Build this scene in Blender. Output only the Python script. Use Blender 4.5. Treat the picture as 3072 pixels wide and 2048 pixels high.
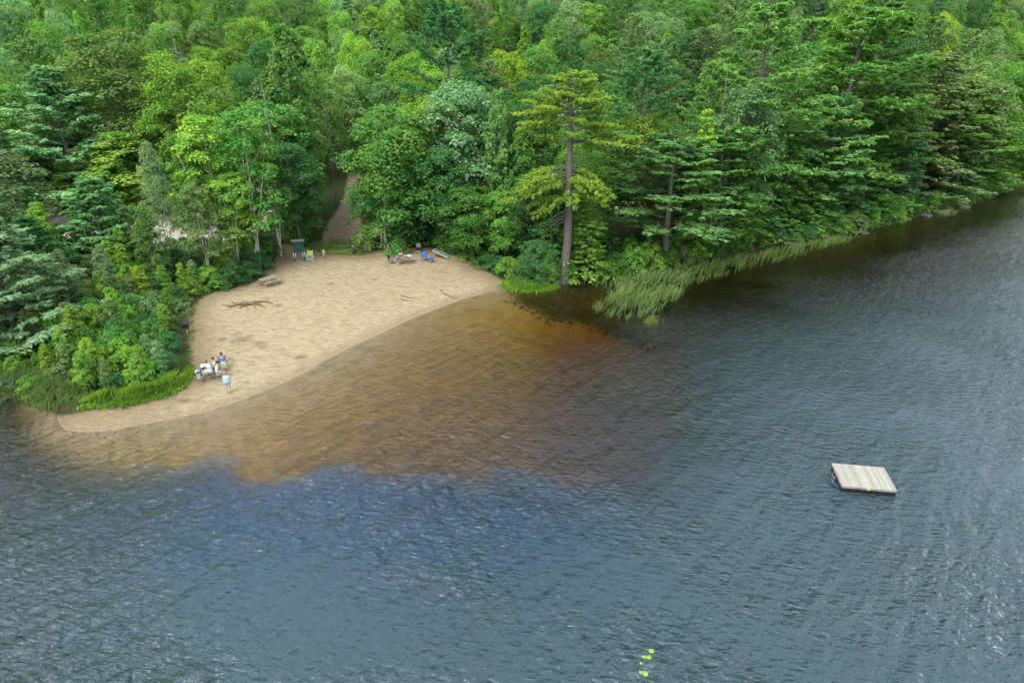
import bpy, bmesh, math, random
import numpy as np
from mathutils import Vector, Matrix
from mathutils.bvhtree import BVHTree

R = math.radians
sc = bpy.context.scene
for o in list(bpy.data.objects):
    bpy.data.objects.remove(o)

# ------------------------------------------------------------------ camera
CAM_H, PITCH, FPX = 24.0, R(24.0), 2080.0
cam_d = bpy.data.cameras.new('camera')
cam = bpy.data.objects.new('camera', cam_d)
sc.collection.objects.link(cam)
cam.location = (0, 0, CAM_H)
cam.rotation_euler = (R(90) - PITCH, 0, 0)
cam_d.sensor_width = 36.0
cam_d.lens = 36.0 * FPX / 3072.0
cam_d.clip_start = 0.5
cam_d.clip_end = 3000.0
sc.camera = cam

# ------------------------------------------------------------------ sky and sun
SUN_EL, SUN_AZ = R(52), R(215)          # azimuth clockwise from +Y: behind and to the left of the camera
world = bpy.data.worlds.new('World')
sc.world = world
world.use_nodes = True
wn, wl = world.node_tree.nodes, world.node_tree.links
wn.clear()
sky = wn.new('ShaderNodeTexSky')
sky.sky_type = 'NISHITA'
sky.sun_disc = False
sky.sun_elevation = SUN_EL
sky.sun_rotation = SUN_AZ
sky.air_density = 1.0
sky.dust_density = 3.0
sky.ozone_density = 1.0
mixw = wn.new('ShaderNodeMix')
mixw.data_type = 'RGBA'
mixw.inputs[0].default_value = 0.62      # thin even cloud over the blue
mixw.inputs[7].default_value = (9.6, 10.2, 10.8, 1)
bg = wn.new('ShaderNodeBackground')
bg.inputs[1].default_value = 0.12
wo = wn.new('ShaderNodeOutputWorld')
wl.new(sky.outputs[0], mixw.inputs[6])
wl.new(mixw.outputs[2], bg.inputs[0])
wl.new(bg.outputs[0], wo.inputs[0])

sun_d = bpy.data.lights.new('sun', 'SUN')
sun_d.energy = 1.5
sun_d.angle = R(28)
sun_d.color = (1.0, 0.95, 0.86)
sun = bpy.data.objects.new('sun', sun_d)
sc.collection.objects.link(sun)
sdir = Vector((math.sin(SUN_AZ) * math.cos(SUN_EL), math.cos(SUN_AZ) * math.cos(SUN_EL), math.sin(SUN_EL)))
sun.rotation_euler = sdir.to_track_quat('Z', 'Y').to_euler()
sun.location = (-40, -60, 90)

sc.view_settings.view_transform = 'Standard'
sc.view_settings.look = 'None'
sc.view_settings.exposure = 1.2
sc.view_settings.gamma = 1.0
sc.view_settings.use_curve_mapping = False
sc.render.engine = 'CYCLES'
cy = sc.cycles
cy.use_denoising = True
cy.max_bounces = 5
cy.diffuse_bounces = 2
cy.adaptive_threshold = 0.03
cy.glossy_bounces = 2
cy.transmission_bounces = 3
cy.transparent_max_bounces = 6
cy.volume_bounces = 0
cy.caustics_reflective = False
cy.caustics_refractive = False
cy.sample_clamp_indirect = 6.0

# ------------------------------------------------------------------ measuring helpers
# picture coordinates below are in the 2352 x 1568 preview of the photograph
SCL = 3072.0 / 2352.0
CP, SP = math.cos(PITCH), math.sin(PITCH)


def ray(px, py):
    x = (px * SCL - 1536.0) / FPX
    y = (1024.0 - py * SCL) / FPX
    return np.array([x, CP + y * SP, -SP + y * CP])


def plane(px, py, z=0.0):
    d = ray(px, py)
    t = (z - CAM_H) / d[2]
    return np.array([d[0] * t, d[1] * t])


def proj(x, y, z):
    dz = z - CAM_H
    f = y * CP - dz * SP
    u = y * SP + dz * CP
    return ((x / f * FPX + 1536) / SCL, (1024 - u / f * FPX) / SCL)


def poly(pts, z=0.0):
    return np.array([plane(a, b, z) for a, b in pts])


def inside(P, X, Y):
    X = np.asarray(X, float); Y = np.asarray(Y, float)
    r = np.zeros(X.shape, bool)
    n = len(P)
    for i in range(n):
        x1, y1 = P[i]; x2, y2 = P[(i + 1) % n]
        if y1 == y2:
            continue
        c = (Y < y1) != (Y < y2)
        xs = x1 + (Y - y1) * (x2 - x1) / (y2 - y1)
        r ^= c & (X < xs)
    return r


def dist(P, X, Y, closed=True):
    X = np.asarray(X, float); Y = np.asarray(Y, float)
    d = np.full(X.shape, 1e9)
    n = len(P)
    for i in range(n if closed else n - 1):
        x1, y1 = P[i]; x2, y2 = P[(i + 1) % n]
        dx, dy = x2 - x1, y2 - y1
        L = dx * dx + dy * dy + 1e-9
        t = np.clip(((X - x1) * dx + (Y - y1) * dy) / L, 0, 1)
        d = np.minimum(d, np.hypot(X - x1 - t * dx, Y - y1 - t * dy))
    return d


def sdist(P, X, Y):
    d = dist(P, X, Y)
    return np.where(inside(P, X, Y), d, -d)


def smooth(a, b, x):
    t = np.clip((np.asarray(x, float) - a) / (b - a), 0, 1)
    return t * t * (3 - 2 * t)


def wob(X, Y, s=1.0, k=0.0):
    """cheap smooth noise, about -1..1"""
    X = np.asarray(X, float) * s; Y = np.asarray(Y, float) * s
    return (np.sin(X * 1.0 + 1.7 * np.sin(Y * 0.63 + k) + k) + np.sin(Y * 1.13 + 1.4 * np.sin(X * 0.71 - k) + 2.1 + k)
            + 0.6 * np.sin(X * 2.3 - Y * 1.9 + 3 * k)) / 2.6


# ------------------------------------------------------------------ the plan of the place
SHORE_PX = [(-400, 830), (-150, 868), (0, 897), (60, 930), (113, 941), (130, 955), (136, 975), (150, 988), (190, 993), (250, 990), (320, 976), (400, 962),
            (480, 944), (560, 918), (650, 880), (700, 856), (750, 827), (800, 801), (850, 778), (900, 754), (950, 731), (1000, 711),
            (1050, 692), (1100, 677), (1150, 665), (1200, 660), (1250, 658), (1290, 653), (1330, 647), (1400, 640), (1470, 627), (1560, 614),
            (1650, 596), (1750, 575), (1850, 560), (1950, 541), (2050, 516), (2120, 494), (2200, 478), (2260, 463), (2320, 440),
            (2380, 422), (2440, 402)]
shore = poly(SHORE_PX)
land = np.vstack([shore, [[150, 165], [270, 235], [420, 420], [-420, 420], [-420, 60], [-160, 62]]])
SHELF_PX = [(88, 930), (96, 985), (140, 1022), (200, 1052), (290, 1070), (403, 1069), (470, 1052), (526, 1058), (560, 1086), (620, 1096), (700, 1090), (740, 1070),
            (784, 1058), (838, 1080), (966, 1088), (1080, 1092), (1181, 1084), (1281, 1096), (1400, 1104), (1480, 1075), (1540, 1000), (1560, 900),
            (1540, 815), (1480, 765), (1420, 735), (1390, 700), (1380, 650), (1300, 600), (900, 600), (300, 850)]
shelf = poly(SHELF_PX)
BEACH_PX = [(60, 1010), (112, 940), (200, 931), (300, 921), (380, 903), (425, 882), (446, 845), (440, 800), (436, 745), (440, 705), (480, 684),
            (550, 664), (600, 646), (632, 612), (640, 585), (655, 572), (700, 578), (745, 592), (840, 592), (855, 580), (900, 577),
            (980, 574), (1050, 582), (1075, 597), (1110, 612), (1140, 628), (1168, 642), (1160, 655), (1230, 668), (1200, 760), (700, 1050), (200, 1040)]
beach = poly(BEACH_PX, 0.6)
TRACK_PX = [(742, 562), (742, 545), (750, 520), (775, 492), (792, 468), (800, 452), (806, 440), (830, 440), (828, 468), (826, 492), (836, 520), (845, 548), (846, 566)]
track = poly(TRACK_PX, 1.3)
LOT_PX = [(90, 575), (230, 585), (450, 575), (560, 548), (650, 515), (650, 452), (400, 447), (120, 478)]
lot = poly(LOT_PX, 1.5)
LAWN_PX = [(700, 566), (735, 592), (850, 590), (862, 566), (840, 556), (740, 556)]
lawn = poly(LAWN_PX, 1.1)
MUCK_PX = [(1175, 672), (1195, 668), (1330, 655), (2400, 430), (2400, 470), (1700, 660), (1480, 760), (1400, 748), (1340, 735), (1270, 735), (1230, 715), (1185, 700)]
muck = poly(MUCK_PX, -0.4)


def ground_z(X, Y):
    X = np.asarray(X, float); Y = np.asarray(Y, float)
    s = sdist(land, X, Y)
    sh = sdist(shelf, X, Y)
    z_land = 0.055 * np.clip(s, 0, 14) + 0.03 * np.clip(s - 14, 0, 24)
    rr = np.hypot(X * 0.85, Y)
    hill = 0.17 * np.clip(rr - 96, 0, 40) * smooth(92, 112, rr) + 0.23 * np.clip(rr - 136, 0, 400)
    z_land = z_land + np.minimum(hill, 0.3 * np.clip(s - 5, 0, None) + 0.45 * np.clip(s - 14, 0, None))
    z_land = z_land + 0.12 * wob(X, Y, 0.35) * smooth(4, 14, s)
    bank = np.where(sdist(beach, X, Y) > -1.0, 0.0, 1.0) * smooth(0, 1.2, s) * 0.3
    z_land = z_land + bank
    dep = np.clip(-s, 0, None)
    on_shelf = 0.06 * np.clip(dep, 0, 4) + 0.055 * np.clip(dep - 4, 0, 9) + 0.02 * np.clip(dep - 13, 0, 60)
    on_shelf = on_shelf + 1.5 * smooth(-3, 13, X) * smooth(4, 17, dep)
    off = np.minimum(0.24 * dep, 6.0)
    k = smooth(-2.2, 0.4, (sh + 0.5 * wob(X, Y, 0.5)) / (1 + 4.0 * smooth(1, 12, X)))
    z_bed = -(on_shelf * k + np.maximum(off, on_shelf) * (1 - k))
    return np.where(s > 0, z_land, z_bed)


def gz(x, y):
    return float(ground_z(np.array([x]), np.array([y]))[0])


TT = np.concatenate([np.arange(20, 160, 0.25), np.arange(160, 330, 1.0)])


def march(px, py, h=0.0):
    """where a line of sight meets the land raised by h"""
    d = ray(px, py)
    d = d / np.linalg.norm(d)
    P = d[None, :] * TT[:, None]
    g_ = np.maximum(ground_z(P[:, 0], P[:, 1]), 0) + h
    dz = P[:, 2] + CAM_H - g_
    k = int(np.argmax(dz < 0)) if (dz < 0).any() else len(TT) - 1
    k = max(k, 1)
    f = dz[k - 1] / (dz[k - 1] - dz[k] + 1e-9)
    t = TT[k - 1] + (TT[k] - TT[k - 1]) * min(1, max(0, f))
    x, y = float(d[0] * t), float(d[1] * t)
    return (x, y, max(0.0, gz(x, y)) + h)


def hit(px, py):
    return march(px, py)


# ------------------------------------------------------------------ object helpers
COL = sc.collection


def link(o):
    COL.objects.link(o)
    return o


def tag(o, label, cat, group=None):
    o['label'] = label
    o['category'] = cat
    if group:
        o['group'] = group
    return o


def empty(name, loc=(0, 0, 0), rz=0.0):
    o = link(bpy.data.objects.new(name, None))
    o.empty_display_size = 0.3
    o.location = loc
    o.rotation_euler = (0, 0, rz)
    return o


class MB:
    def __init__(self):
        self.v = []; self.f = []

    def add(self, vs, fs):
        b = len(self.v)
        self.v.extend([tuple(p) for p in vs])
        self.f.extend([tuple(i + b for i in q) for q in fs])
        return self

    def box(self, c, s, M=None, bev=0.0):
        x, y, z = s[0] / 2, s[1] / 2, s[2] / 2
        if bev <= 0:
            vs = [(-x, -y, -z), (x, -y, -z), (x, y, -z), (-x, y, -z), (-x, -y, z), (x, -y, z), (x, y, z), (-x, y, z)]
            fs = [(0, 3, 2, 1), (4, 5, 6, 7), (0, 1, 5, 4), (1, 2, 6, 5), (2, 3, 7, 6), (3, 0, 4, 7)]
        else:
            b = bev
            vs = []
            for zz, i in ((-z, b), (-z + b, 0), (z - b, 0), (z, b)):
                vs += [(-x + i, -y + i, zz), (x - i, -y + i, zz), (x - i, y - i, zz), (-x + i, y - i, zz)]
            fs = [(3, 2, 1, 0), (12, 13, 14, 15)]
            for k in range(3):
                for j in range(4):
                    a, c2 = k * 4 + j, k * 4 + (j + 1) % 4
                    fs.append((a, c2, c2 + 4, a + 4))
        c = Vector(c)
        vs = [((M @ Vector(p)) if M is not None else Vector(p)) + c for p in vs]
        return self.add(vs, fs)

    def bar(self, a, b, w, h, up=(0, 0, 1)):
        a, b = Vector(a), Vector(b)
        d = (b - a)
        L = d.length
        d.normalize()
        s = d.cross(Vector(up))
        if s.length < 1e-4:
            s = d.cross(Vector((1, 0, 0)))
        s.normalize()
        u = s.cross(d)
        M = Matrix((s, d, u)).transposed()
        return self.box((a + b) / 2, (w, L, h), M)

    def tube(self, pts, rads, n=8, cap=True):
        pts = [Vector(p) for p in pts]
        if not hasattr(rads, '__len__'):
            rads = [rads] * len(pts)
        vs, fs = [], []
        prev = None
        for i, p in enumerate(pts):
            t = (pts[min(i + 1, len(pts) - 1)] - pts[max(i - 1, 0)])
            if t.length < 1e-6:
                t = Vector((0, 0, 1))
            t.normalize()
            if prev is None:
                a = t.orthogonal().normalized()
            else:
                a = prev - t * prev.dot(t)
                if a.length < 1e-5:
                    a = t.orthogonal()
                a.normalize()
            prev = a
            b = t.cross(a)
            for k in range(n):
                an = 2 * math.pi * k / n
                vs.append(p + (a * math.cos(an) + b * math.sin(an)) * rads[i])
        for i in range(len(pts) - 1):
            for k in range(n):
                k2 = (k + 1) % n
                fs.append((i * n + k, i * n + k2, (i + 1) * n + k2, (i + 1) * n + k))
        if cap:
            fs.append(tuple(reversed(range(n))))
            fs.append(tuple((len(pts) - 1) * n + k for k in range(n)))
        return self.add(vs, fs)

    def rings(self, rings, cap=True):
        n = len(rings[0])
        vs = [p for r in rings for p in r]
        fs = []
        for i in range(len(rings) - 1):
            for k in range(n):
                k2 = (k + 1) % n
                fs.append((i * n + k, i * n + k2, (i + 1) * n + k2, (i + 1) * n + k))
        if cap:
            fs.append(tuple(reversed(range(n))))
            fs.append(tuple((len(rings) - 1) * n + k for k in range(n)))
        return self.add(vs, fs)

    def ball(self, c, r, n=10, m=6):
        rx, ry, rz = r if hasattr(r, '__len__') else (r, r, r)
        rg = []
        for i in range(m + 1):
            t = -math.pi / 2 + math.pi * (i + 0.15) / (m + 0.3)
            rg.append([(c[0] + rx * math.cos(t) * math.cos(2 * math.pi * k / n), c[1] + ry * math.cos(t) * math.sin(2 * math.pi * k / n), c[2] + rz * math.sin(t)) for k in range(n)])
        return self.rings(rg)

    def mesh(self, name, mat, sm=False):
        me = bpy.data.meshes.new(name)
        me.from_pydata([tuple(p) for p in self.v], [], self.f)
        me.materials.append(mat)
        if sm:
            me.polygons.foreach_set('use_smooth', [True] * len(me.polygons))
        me.update()
        return me

    def build(self, name, mat, parent=None, sm=False):
        o = link(bpy.data.objects.new(name, self.mesh(name, mat, sm)))
        o.parent = parent
        return o


def copy_thing(root, loc=None, rz=None):
    c = link(root.copy())
    for ch in root.children:
        k = link(ch.copy())
        k.parent = c
        for g in ch.children:
            m = link(g.copy())
            m.parent = k
    if loc is not None:
        c.location = loc
    if rz is not None:
        c.rotation_euler = (0, 0, rz)
    return c


def np_mesh(name, V, F, mat, sm=False):
    """V (n,3), F (m,4) or (m,3)"""
    me = bpy.data.meshes.new(name)
    V = np.ascontiguousarray(V, dtype=np.float32)
    F = np.ascontiguousarray(F, dtype=np.int32)
    k = F.shape[1]
    me.vertices.add(len(V))
    me.vertices.foreach_set('co', V.ravel())
    me.loops.add(F.size)
    me.loops.foreach_set('vertex_index', F.ravel())
    me.polygons.add(len(F))
    me.polygons.foreach_set('loop_start', np.arange(0, F.size, k, dtype=np.int32))
    me.polygons.foreach_set('loop_total', np.full(len(F), k, dtype=np.int32))
    if sm:
        me.polygons.foreach_set('use_smooth', np.ones(len(F), dtype=bool))
    me.materials.append(mat)
    me.update(calc_edges=True)
    return me


# ------------------------------------------------------------------ materials
def new_mat(name):
    m = bpy.data.materials.new(name)
    m.use_nodes = True
    n = m.node_tree.nodes
    n.clear()
    out = n.new('ShaderNodeOutputMaterial')
    return m, n, m.node_tree.links, out


KA = 0.84


def plain(name, col, rough=0.7, var=0.12, scale=6.0, bump=0.0, metal=0.0, stretch=None, spec=0.3):
    m, n, l, out = new_mat(name)
    b = n.new('ShaderNodeBsdfPrincipled')
    col = tuple(c_ * KA for c_ in col)
    b.inputs['Roughness'].default_value = rough
    b.inputs['Metallic'].default_value = metal
    b.inputs['Specular IOR Level'].default_value = spec
    tc = n.new('ShaderNodeTexCoord')
    mp = n.new('ShaderNodeMapping')
    if stretch:
        mp.inputs['Scale'].default_value = stretch
    oi = n.new('ShaderNodeObjectInfo')
    ad = n.new('ShaderNodeVectorMath'); ad.operation = 'ADD'
    l.new(tc.outputs['Object'], ad.inputs[0]); l.new(oi.outputs['Random'], ad.inputs[1])
    l.new(ad.outputs[0], mp.inputs[0])
    no = n.new('ShaderNodeTexNoise')
    no.inputs['Scale'].default_value = scale
    no.inputs['Detail'].default_value = 5
    l.new(mp.outputs[0], no.inputs['Vector'])
    cr = n.new('ShaderNodeValToRGB')
    cr.color_ramp.elements[0].position = 0.3
    cr.color_ramp.elements[1].position = 0.72
    cr.color_ramp.elements[0].color = tuple(c * (1 - var) for c in col) + (1,)
    cr.color_ramp.elements[1].color = tuple(min(1, c * (1 + var)) for c in col) + (1,)
    l.new(no.outputs[0], cr.inputs[0])
    hv = n.new('ShaderNodeHueSaturation')
    mr = n.new('ShaderNodeMapRange')
    mr.inputs['To Min'].default_value = 1 - var * 0.7
    mr.inputs['To Max'].default_value = 1 + var * 0.7
    l.new(oi.outputs['Random'], mr.inputs[0])
    l.new(mr.outputs[0], hv.inputs['Value'])
    l.new(cr.outputs[0], hv.inputs['Color'])
    l.new(hv.outputs[0], b.inputs['Base Color'])
    if bump:
        bp = n.new('ShaderNodeBump')
        bp.inputs['Strength'].default_value = bump
        bp.inputs['Distance'].default_value = 0.02
        l.new(no.outputs[0], bp.inputs['Height'])
        l.new(bp.outputs[0], b.inputs['Normal'])
    l.new(b.outputs[0], out.inputs[0])
    return m


def leaf_mat(name, trans=0.35, huev=0.03, gloss=0.0):
    m, n, l, out = new_mat(name)
    oi = n.new('ShaderNodeObjectInfo')
    ge = n.new('ShaderNodeNewGeometry')
    tc = n.new('ShaderNodeTexCoord')
    no = n.new('ShaderNodeTexNoise')
    no.inputs['Scale'].default_value = 0.55
    no.inputs['Detail'].default_value = 2
    l.new(tc.outputs['Object'], no.inputs['Vector'])
    v1 = n.new('ShaderNodeMapRange'); v1.inputs['To Min'].default_value = 0.72; v1.inputs['To Max'].default_value = 1.3
    l.new(ge.outputs['Random Per Island'], v1.inputs[0])
    v2 = n.new('ShaderNodeMapRange'); v2.inputs['From Min'].default_value = 0.3; v2.inputs['From Max'].default_value = 0.7
    v2.inputs['To Min'].default_value = 0.82; v2.inputs['To Max'].default_value = 1.18
    l.new(no.outputs[0], v2.inputs[0])
    mu = n.new('ShaderNodeMath'); mu.operation = 'MULTIPLY'
    l.new(v1.outputs[0], mu.inputs[0]); l.new(v2.outputs[0], mu.inputs[1])
    h = n.new('ShaderNodeMapRange'); h.inputs['From Min'].default_value = 0.3; h.inputs['From Max'].default_value = 0.7
    h.inputs['To Min'].default_value = 0.5 + huev; h.inputs['To Max'].default_value = 0.5 - huev
    l.new(no.outputs[0], h.inputs[0])
    hs = n.new('ShaderNodeHueSaturation')
    l.new(oi.outputs['Color'], hs.inputs['Color'])
    l.new(mu.outputs[0], hs.inputs['Value'])
    l.new(h.outputs[0], hs.inputs['Hue'])
    d = n.new('ShaderNodeBsdfDiffuse')
    t = n.new('ShaderNodeBsdfTranslucent')
    l.new(hs.outputs[0], d.inputs[0])
    tg = n.new('ShaderNodeMix'); tg.data_type = 'RGBA'; tg.blend_type = 'MULTIPLY'; tg.inputs[0].default_value = 1.0
    tg.inputs[7].default_value = (1.25, 1.3, 0.6, 1)
    l.new(hs.outputs[0], tg.inputs[6]); l.new(tg.outputs[2], t.inputs[0])
    mx = n.new('ShaderNodeMixShader'); mx.inputs[0].default_value = trans
    l.new(d.outputs[0], mx.inputs[1]); l.new(t.outputs[0], mx.inputs[2])
    l.new(mx.outputs[0], out.inputs[0])
    return m


M = {}
M['leaf'] = leaf_mat('broad_leaf', 0.45)
M['needle'] = leaf_mat('needle_leaf', 0.36, 0.02)
M['blade'] = leaf_mat('grass_blade', 0.35, 0.03)
M['bark'] = plain('bark', (0.13, 0.105, 0.085), 0.95, 0.35, 5, 0.6, stretch=(3, 3, 0.6))
M['pine_bark'] = plain('pine_bark', (0.135, 0.115, 0.10), 0.95, 0.3, 5, 0.8, stretch=(3, 3, 0.5))
M['birch_bark'] = plain('birch_bark', (0.50, 0.47, 0.42), 0.85, 0.35, 3, 0.2, stretch=(0.6, 0.6, 3))
M['dead_wood'] = plain('dead_wood', (0.19, 0.17, 0.15), 0.95, 0.25, 6, 0.4, stretch=(3, 3, 0.5))
M['old_wood'] = plain('weathered_wood', (0.27, 0.25, 0.21), 0.9, 0.2, 9, 0.3, stretch=(8, 0.6, 8))
M['table_wood'] = plain('table_wood', (0.24, 0.205, 0.16), 0.9, 0.2, 9, 0.3, stretch=(8, 0.6, 8))
M['raft_wood'] = plain('raft_wood', (0.325, 0.315, 0.27), 0.85, 0.24, 7, 0.25, stretch=(9, 0.5, 9))
M['raft_edge'] = plain('raft_fascia', (0.24, 0.275, 0.28), 0.85, 0.12, 6, 0.2)
M['black_plastic'] = plain('black_plastic', (0.014, 0.015, 0.017), 0.45, 0.2, 4)
M['white_plastic'] = plain('white_plastic', (0.52, 0.53, 0.52), 0.45, 0.05, 4)
M['green_paint'] = plain('green_paint', (0.018, 0.075, 0.062), 0.5, 0.12, 5, 0.1)
M['grey_metal'] = plain('grey_metal', (0.35, 0.36, 0.37), 0.4, 0.1, 5, metal=0.6)
M['dark_metal'] = plain('dark_metal', (0.03, 0.03, 0.033), 0.4, 0.1, 5, metal=0.5)
M['blue_cloth'] = plain('blue_cloth', (0.02, 0.16, 0.42), 0.9, 0.12, 12)
M['grey_cloth'] = plain('grey_cloth', (0.20, 0.22, 0.22), 0.9, 0.2, 12)
M['dark_cloth'] = plain('dark_cloth', (0.02, 0.024, 0.035), 0.9, 0.2, 12)
M['lime_cloth'] = plain('lime_cloth', (0.28, 0.55, 0.03), 0.85, 0.1, 10)
M['white_cloth'] = plain('white_cloth', (0.50, 0.50, 0.51), 0.9, 0.07, 10)
M['pale_green_cloth'] = plain('pale_green_cloth', (0.30, 0.40, 0.26), 0.9, 0.12, 8)
M['pale_blue_cloth'] = plain('pale_blue_cloth', (0.33, 0.45, 0.53), 0.9, 0.08, 8)
M['shirt_blue'] = plain('shirt_blue', (0.05, 0.20, 0.55), 0.9, 0.12, 8)
M['skin'] = plain('skin', (0.50, 0.27, 0.18), 0.6, 0.08, 8)
M['hair'] = plain('dark_hair', (0.02, 0.014, 0.012), 0.7, 0.3, 20)
M['hair_grey'] = plain('grey_hair', (0.22, 0.20, 0.18), 0.8, 0.2, 20)
M['cap'] = plain('navy_cap', (0.015, 0.018, 0.035), 0.8, 0.2, 12)
M['red'] = plain('red_plastic', (0.55, 0.03, 0.025), 0.4, 0.06, 5)
M['orange'] = plain('orange_cloth', (0.65, 0.18, 0.04), 0.8, 0.1, 8)
M['yellow'] = plain('yellow_sticker', (0.80, 0.55, 0.02), 0.5, 0.04, 5)
M['rust'] = plain('rust_sticker', (0.38, 0.12, 0.05), 0.6, 0.2, 8)
M['aqua'] = plain('aqua_foam', (0.16, 0.25, 0.25), 0.7, 0.08, 3)
M['cream'] = plain('cream_edge', (0.42, 0.41, 0.33), 0.7, 0.06, 4)
M['rope'] = plain('green_rope', (0.26, 0.33, 0.06), 0.9, 0.2, 20)
M['post_wood'] = plain('post_wood', (0.40, 0.31, 0.20), 0.9, 0.3, 5, 0.4, stretch=(4, 4, 0.8))
M['dark_post'] = plain('dark_post_wood', (0.05, 0.042, 0.034), 0.9, 0.3, 5, 0.4, stretch=(4, 4, 0.8))
M['post_top'] = plain('post_top', (0.55, 0.47, 0.34), 0.9, 0.15, 9)
M['rock'] = plain('granite', (0.075, 0.066, 0.06), 0.9, 0.3, 4, 0.6)
M['root'] = plain('root_wood', (0.20, 0.135, 0.075), 0.95, 0.25, 9, 0.4)
M['brown_board'] = plain('brown_boards', (0.05, 0.030, 0.02), 0.85, 0.25, 5, 0.3, stretch=(6, 6, 0.6))
M['roof_brown'] = plain('roof_shingle', (0.045, 0.03, 0.024), 0.9, 0.25, 8, 0.4)
M['car_paint'] = plain('white_car_paint', (0.70, 0.72, 0.75), 0.2, 0.03, 3, spec=0.6)
M['car_glass'] = plain('car_glass', (0.01, 0.012, 0.015), 0.05, 0.05, 3, spec=0.9)
M['rubber'] = plain('tyre_rubber', (0.012, 0.012, 0.012), 0.8, 0.1, 6)
M['lily'] = plain('lily_leaf', (0.22, 0.36, 0.05), 0.5, 0.12, 6)


def stripes(name, c1, c2, freq, axis):
    m, n, l, out = new_mat(name)
    tc = n.new('ShaderNodeTexCoord')
    sx = n.new('ShaderNodeSeparateXYZ')
    l.new(tc.outputs['Object'], sx.inputs[0])
    mu = n.new('ShaderNodeMath'); mu.operation = 'MULTIPLY'; mu.inputs[1].default_value = freq
    l.new(sx.outputs[axis], mu.inputs[0])
    fr = n.new('ShaderNodeMath'); fr.operation = 'FRACT'
    l.new(mu.outputs[0], fr.inputs[0])
    gt = n.new('ShaderNodeMath'); gt.operation = 'GREATER_THAN'; gt.inputs[1].default_value = 0.6
    l.new(fr.outputs[0], gt.inputs[0])
    mx = n.new('ShaderNodeMix'); mx.data_type = 'RGBA'
    mx.inputs[6].default_value = c1 + (1,); mx.inputs[7].default_value = c2 + (1,)
    l.new(gt.outputs[0], mx.inputs[0])
    b = n.new('ShaderNodeBsdfPrincipled'); b.inputs['Roughness'].default_value = 0.9
    l.new(mx.outputs[2], b.inputs['Base Color'])
    l.new(b.outputs[0], out.inputs[0])
    return m


M['stripe_towel'] = stripes('striped_towel', (0.50, 0.52, 0.50), (0.04, 0.16, 0.21), 9.0, 0)
M['stripe_short'] = stripes('striped_shorts', (0.48, 0.55, 0.58), (0.07, 0.26, 0.32), 8.0, 2)


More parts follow.
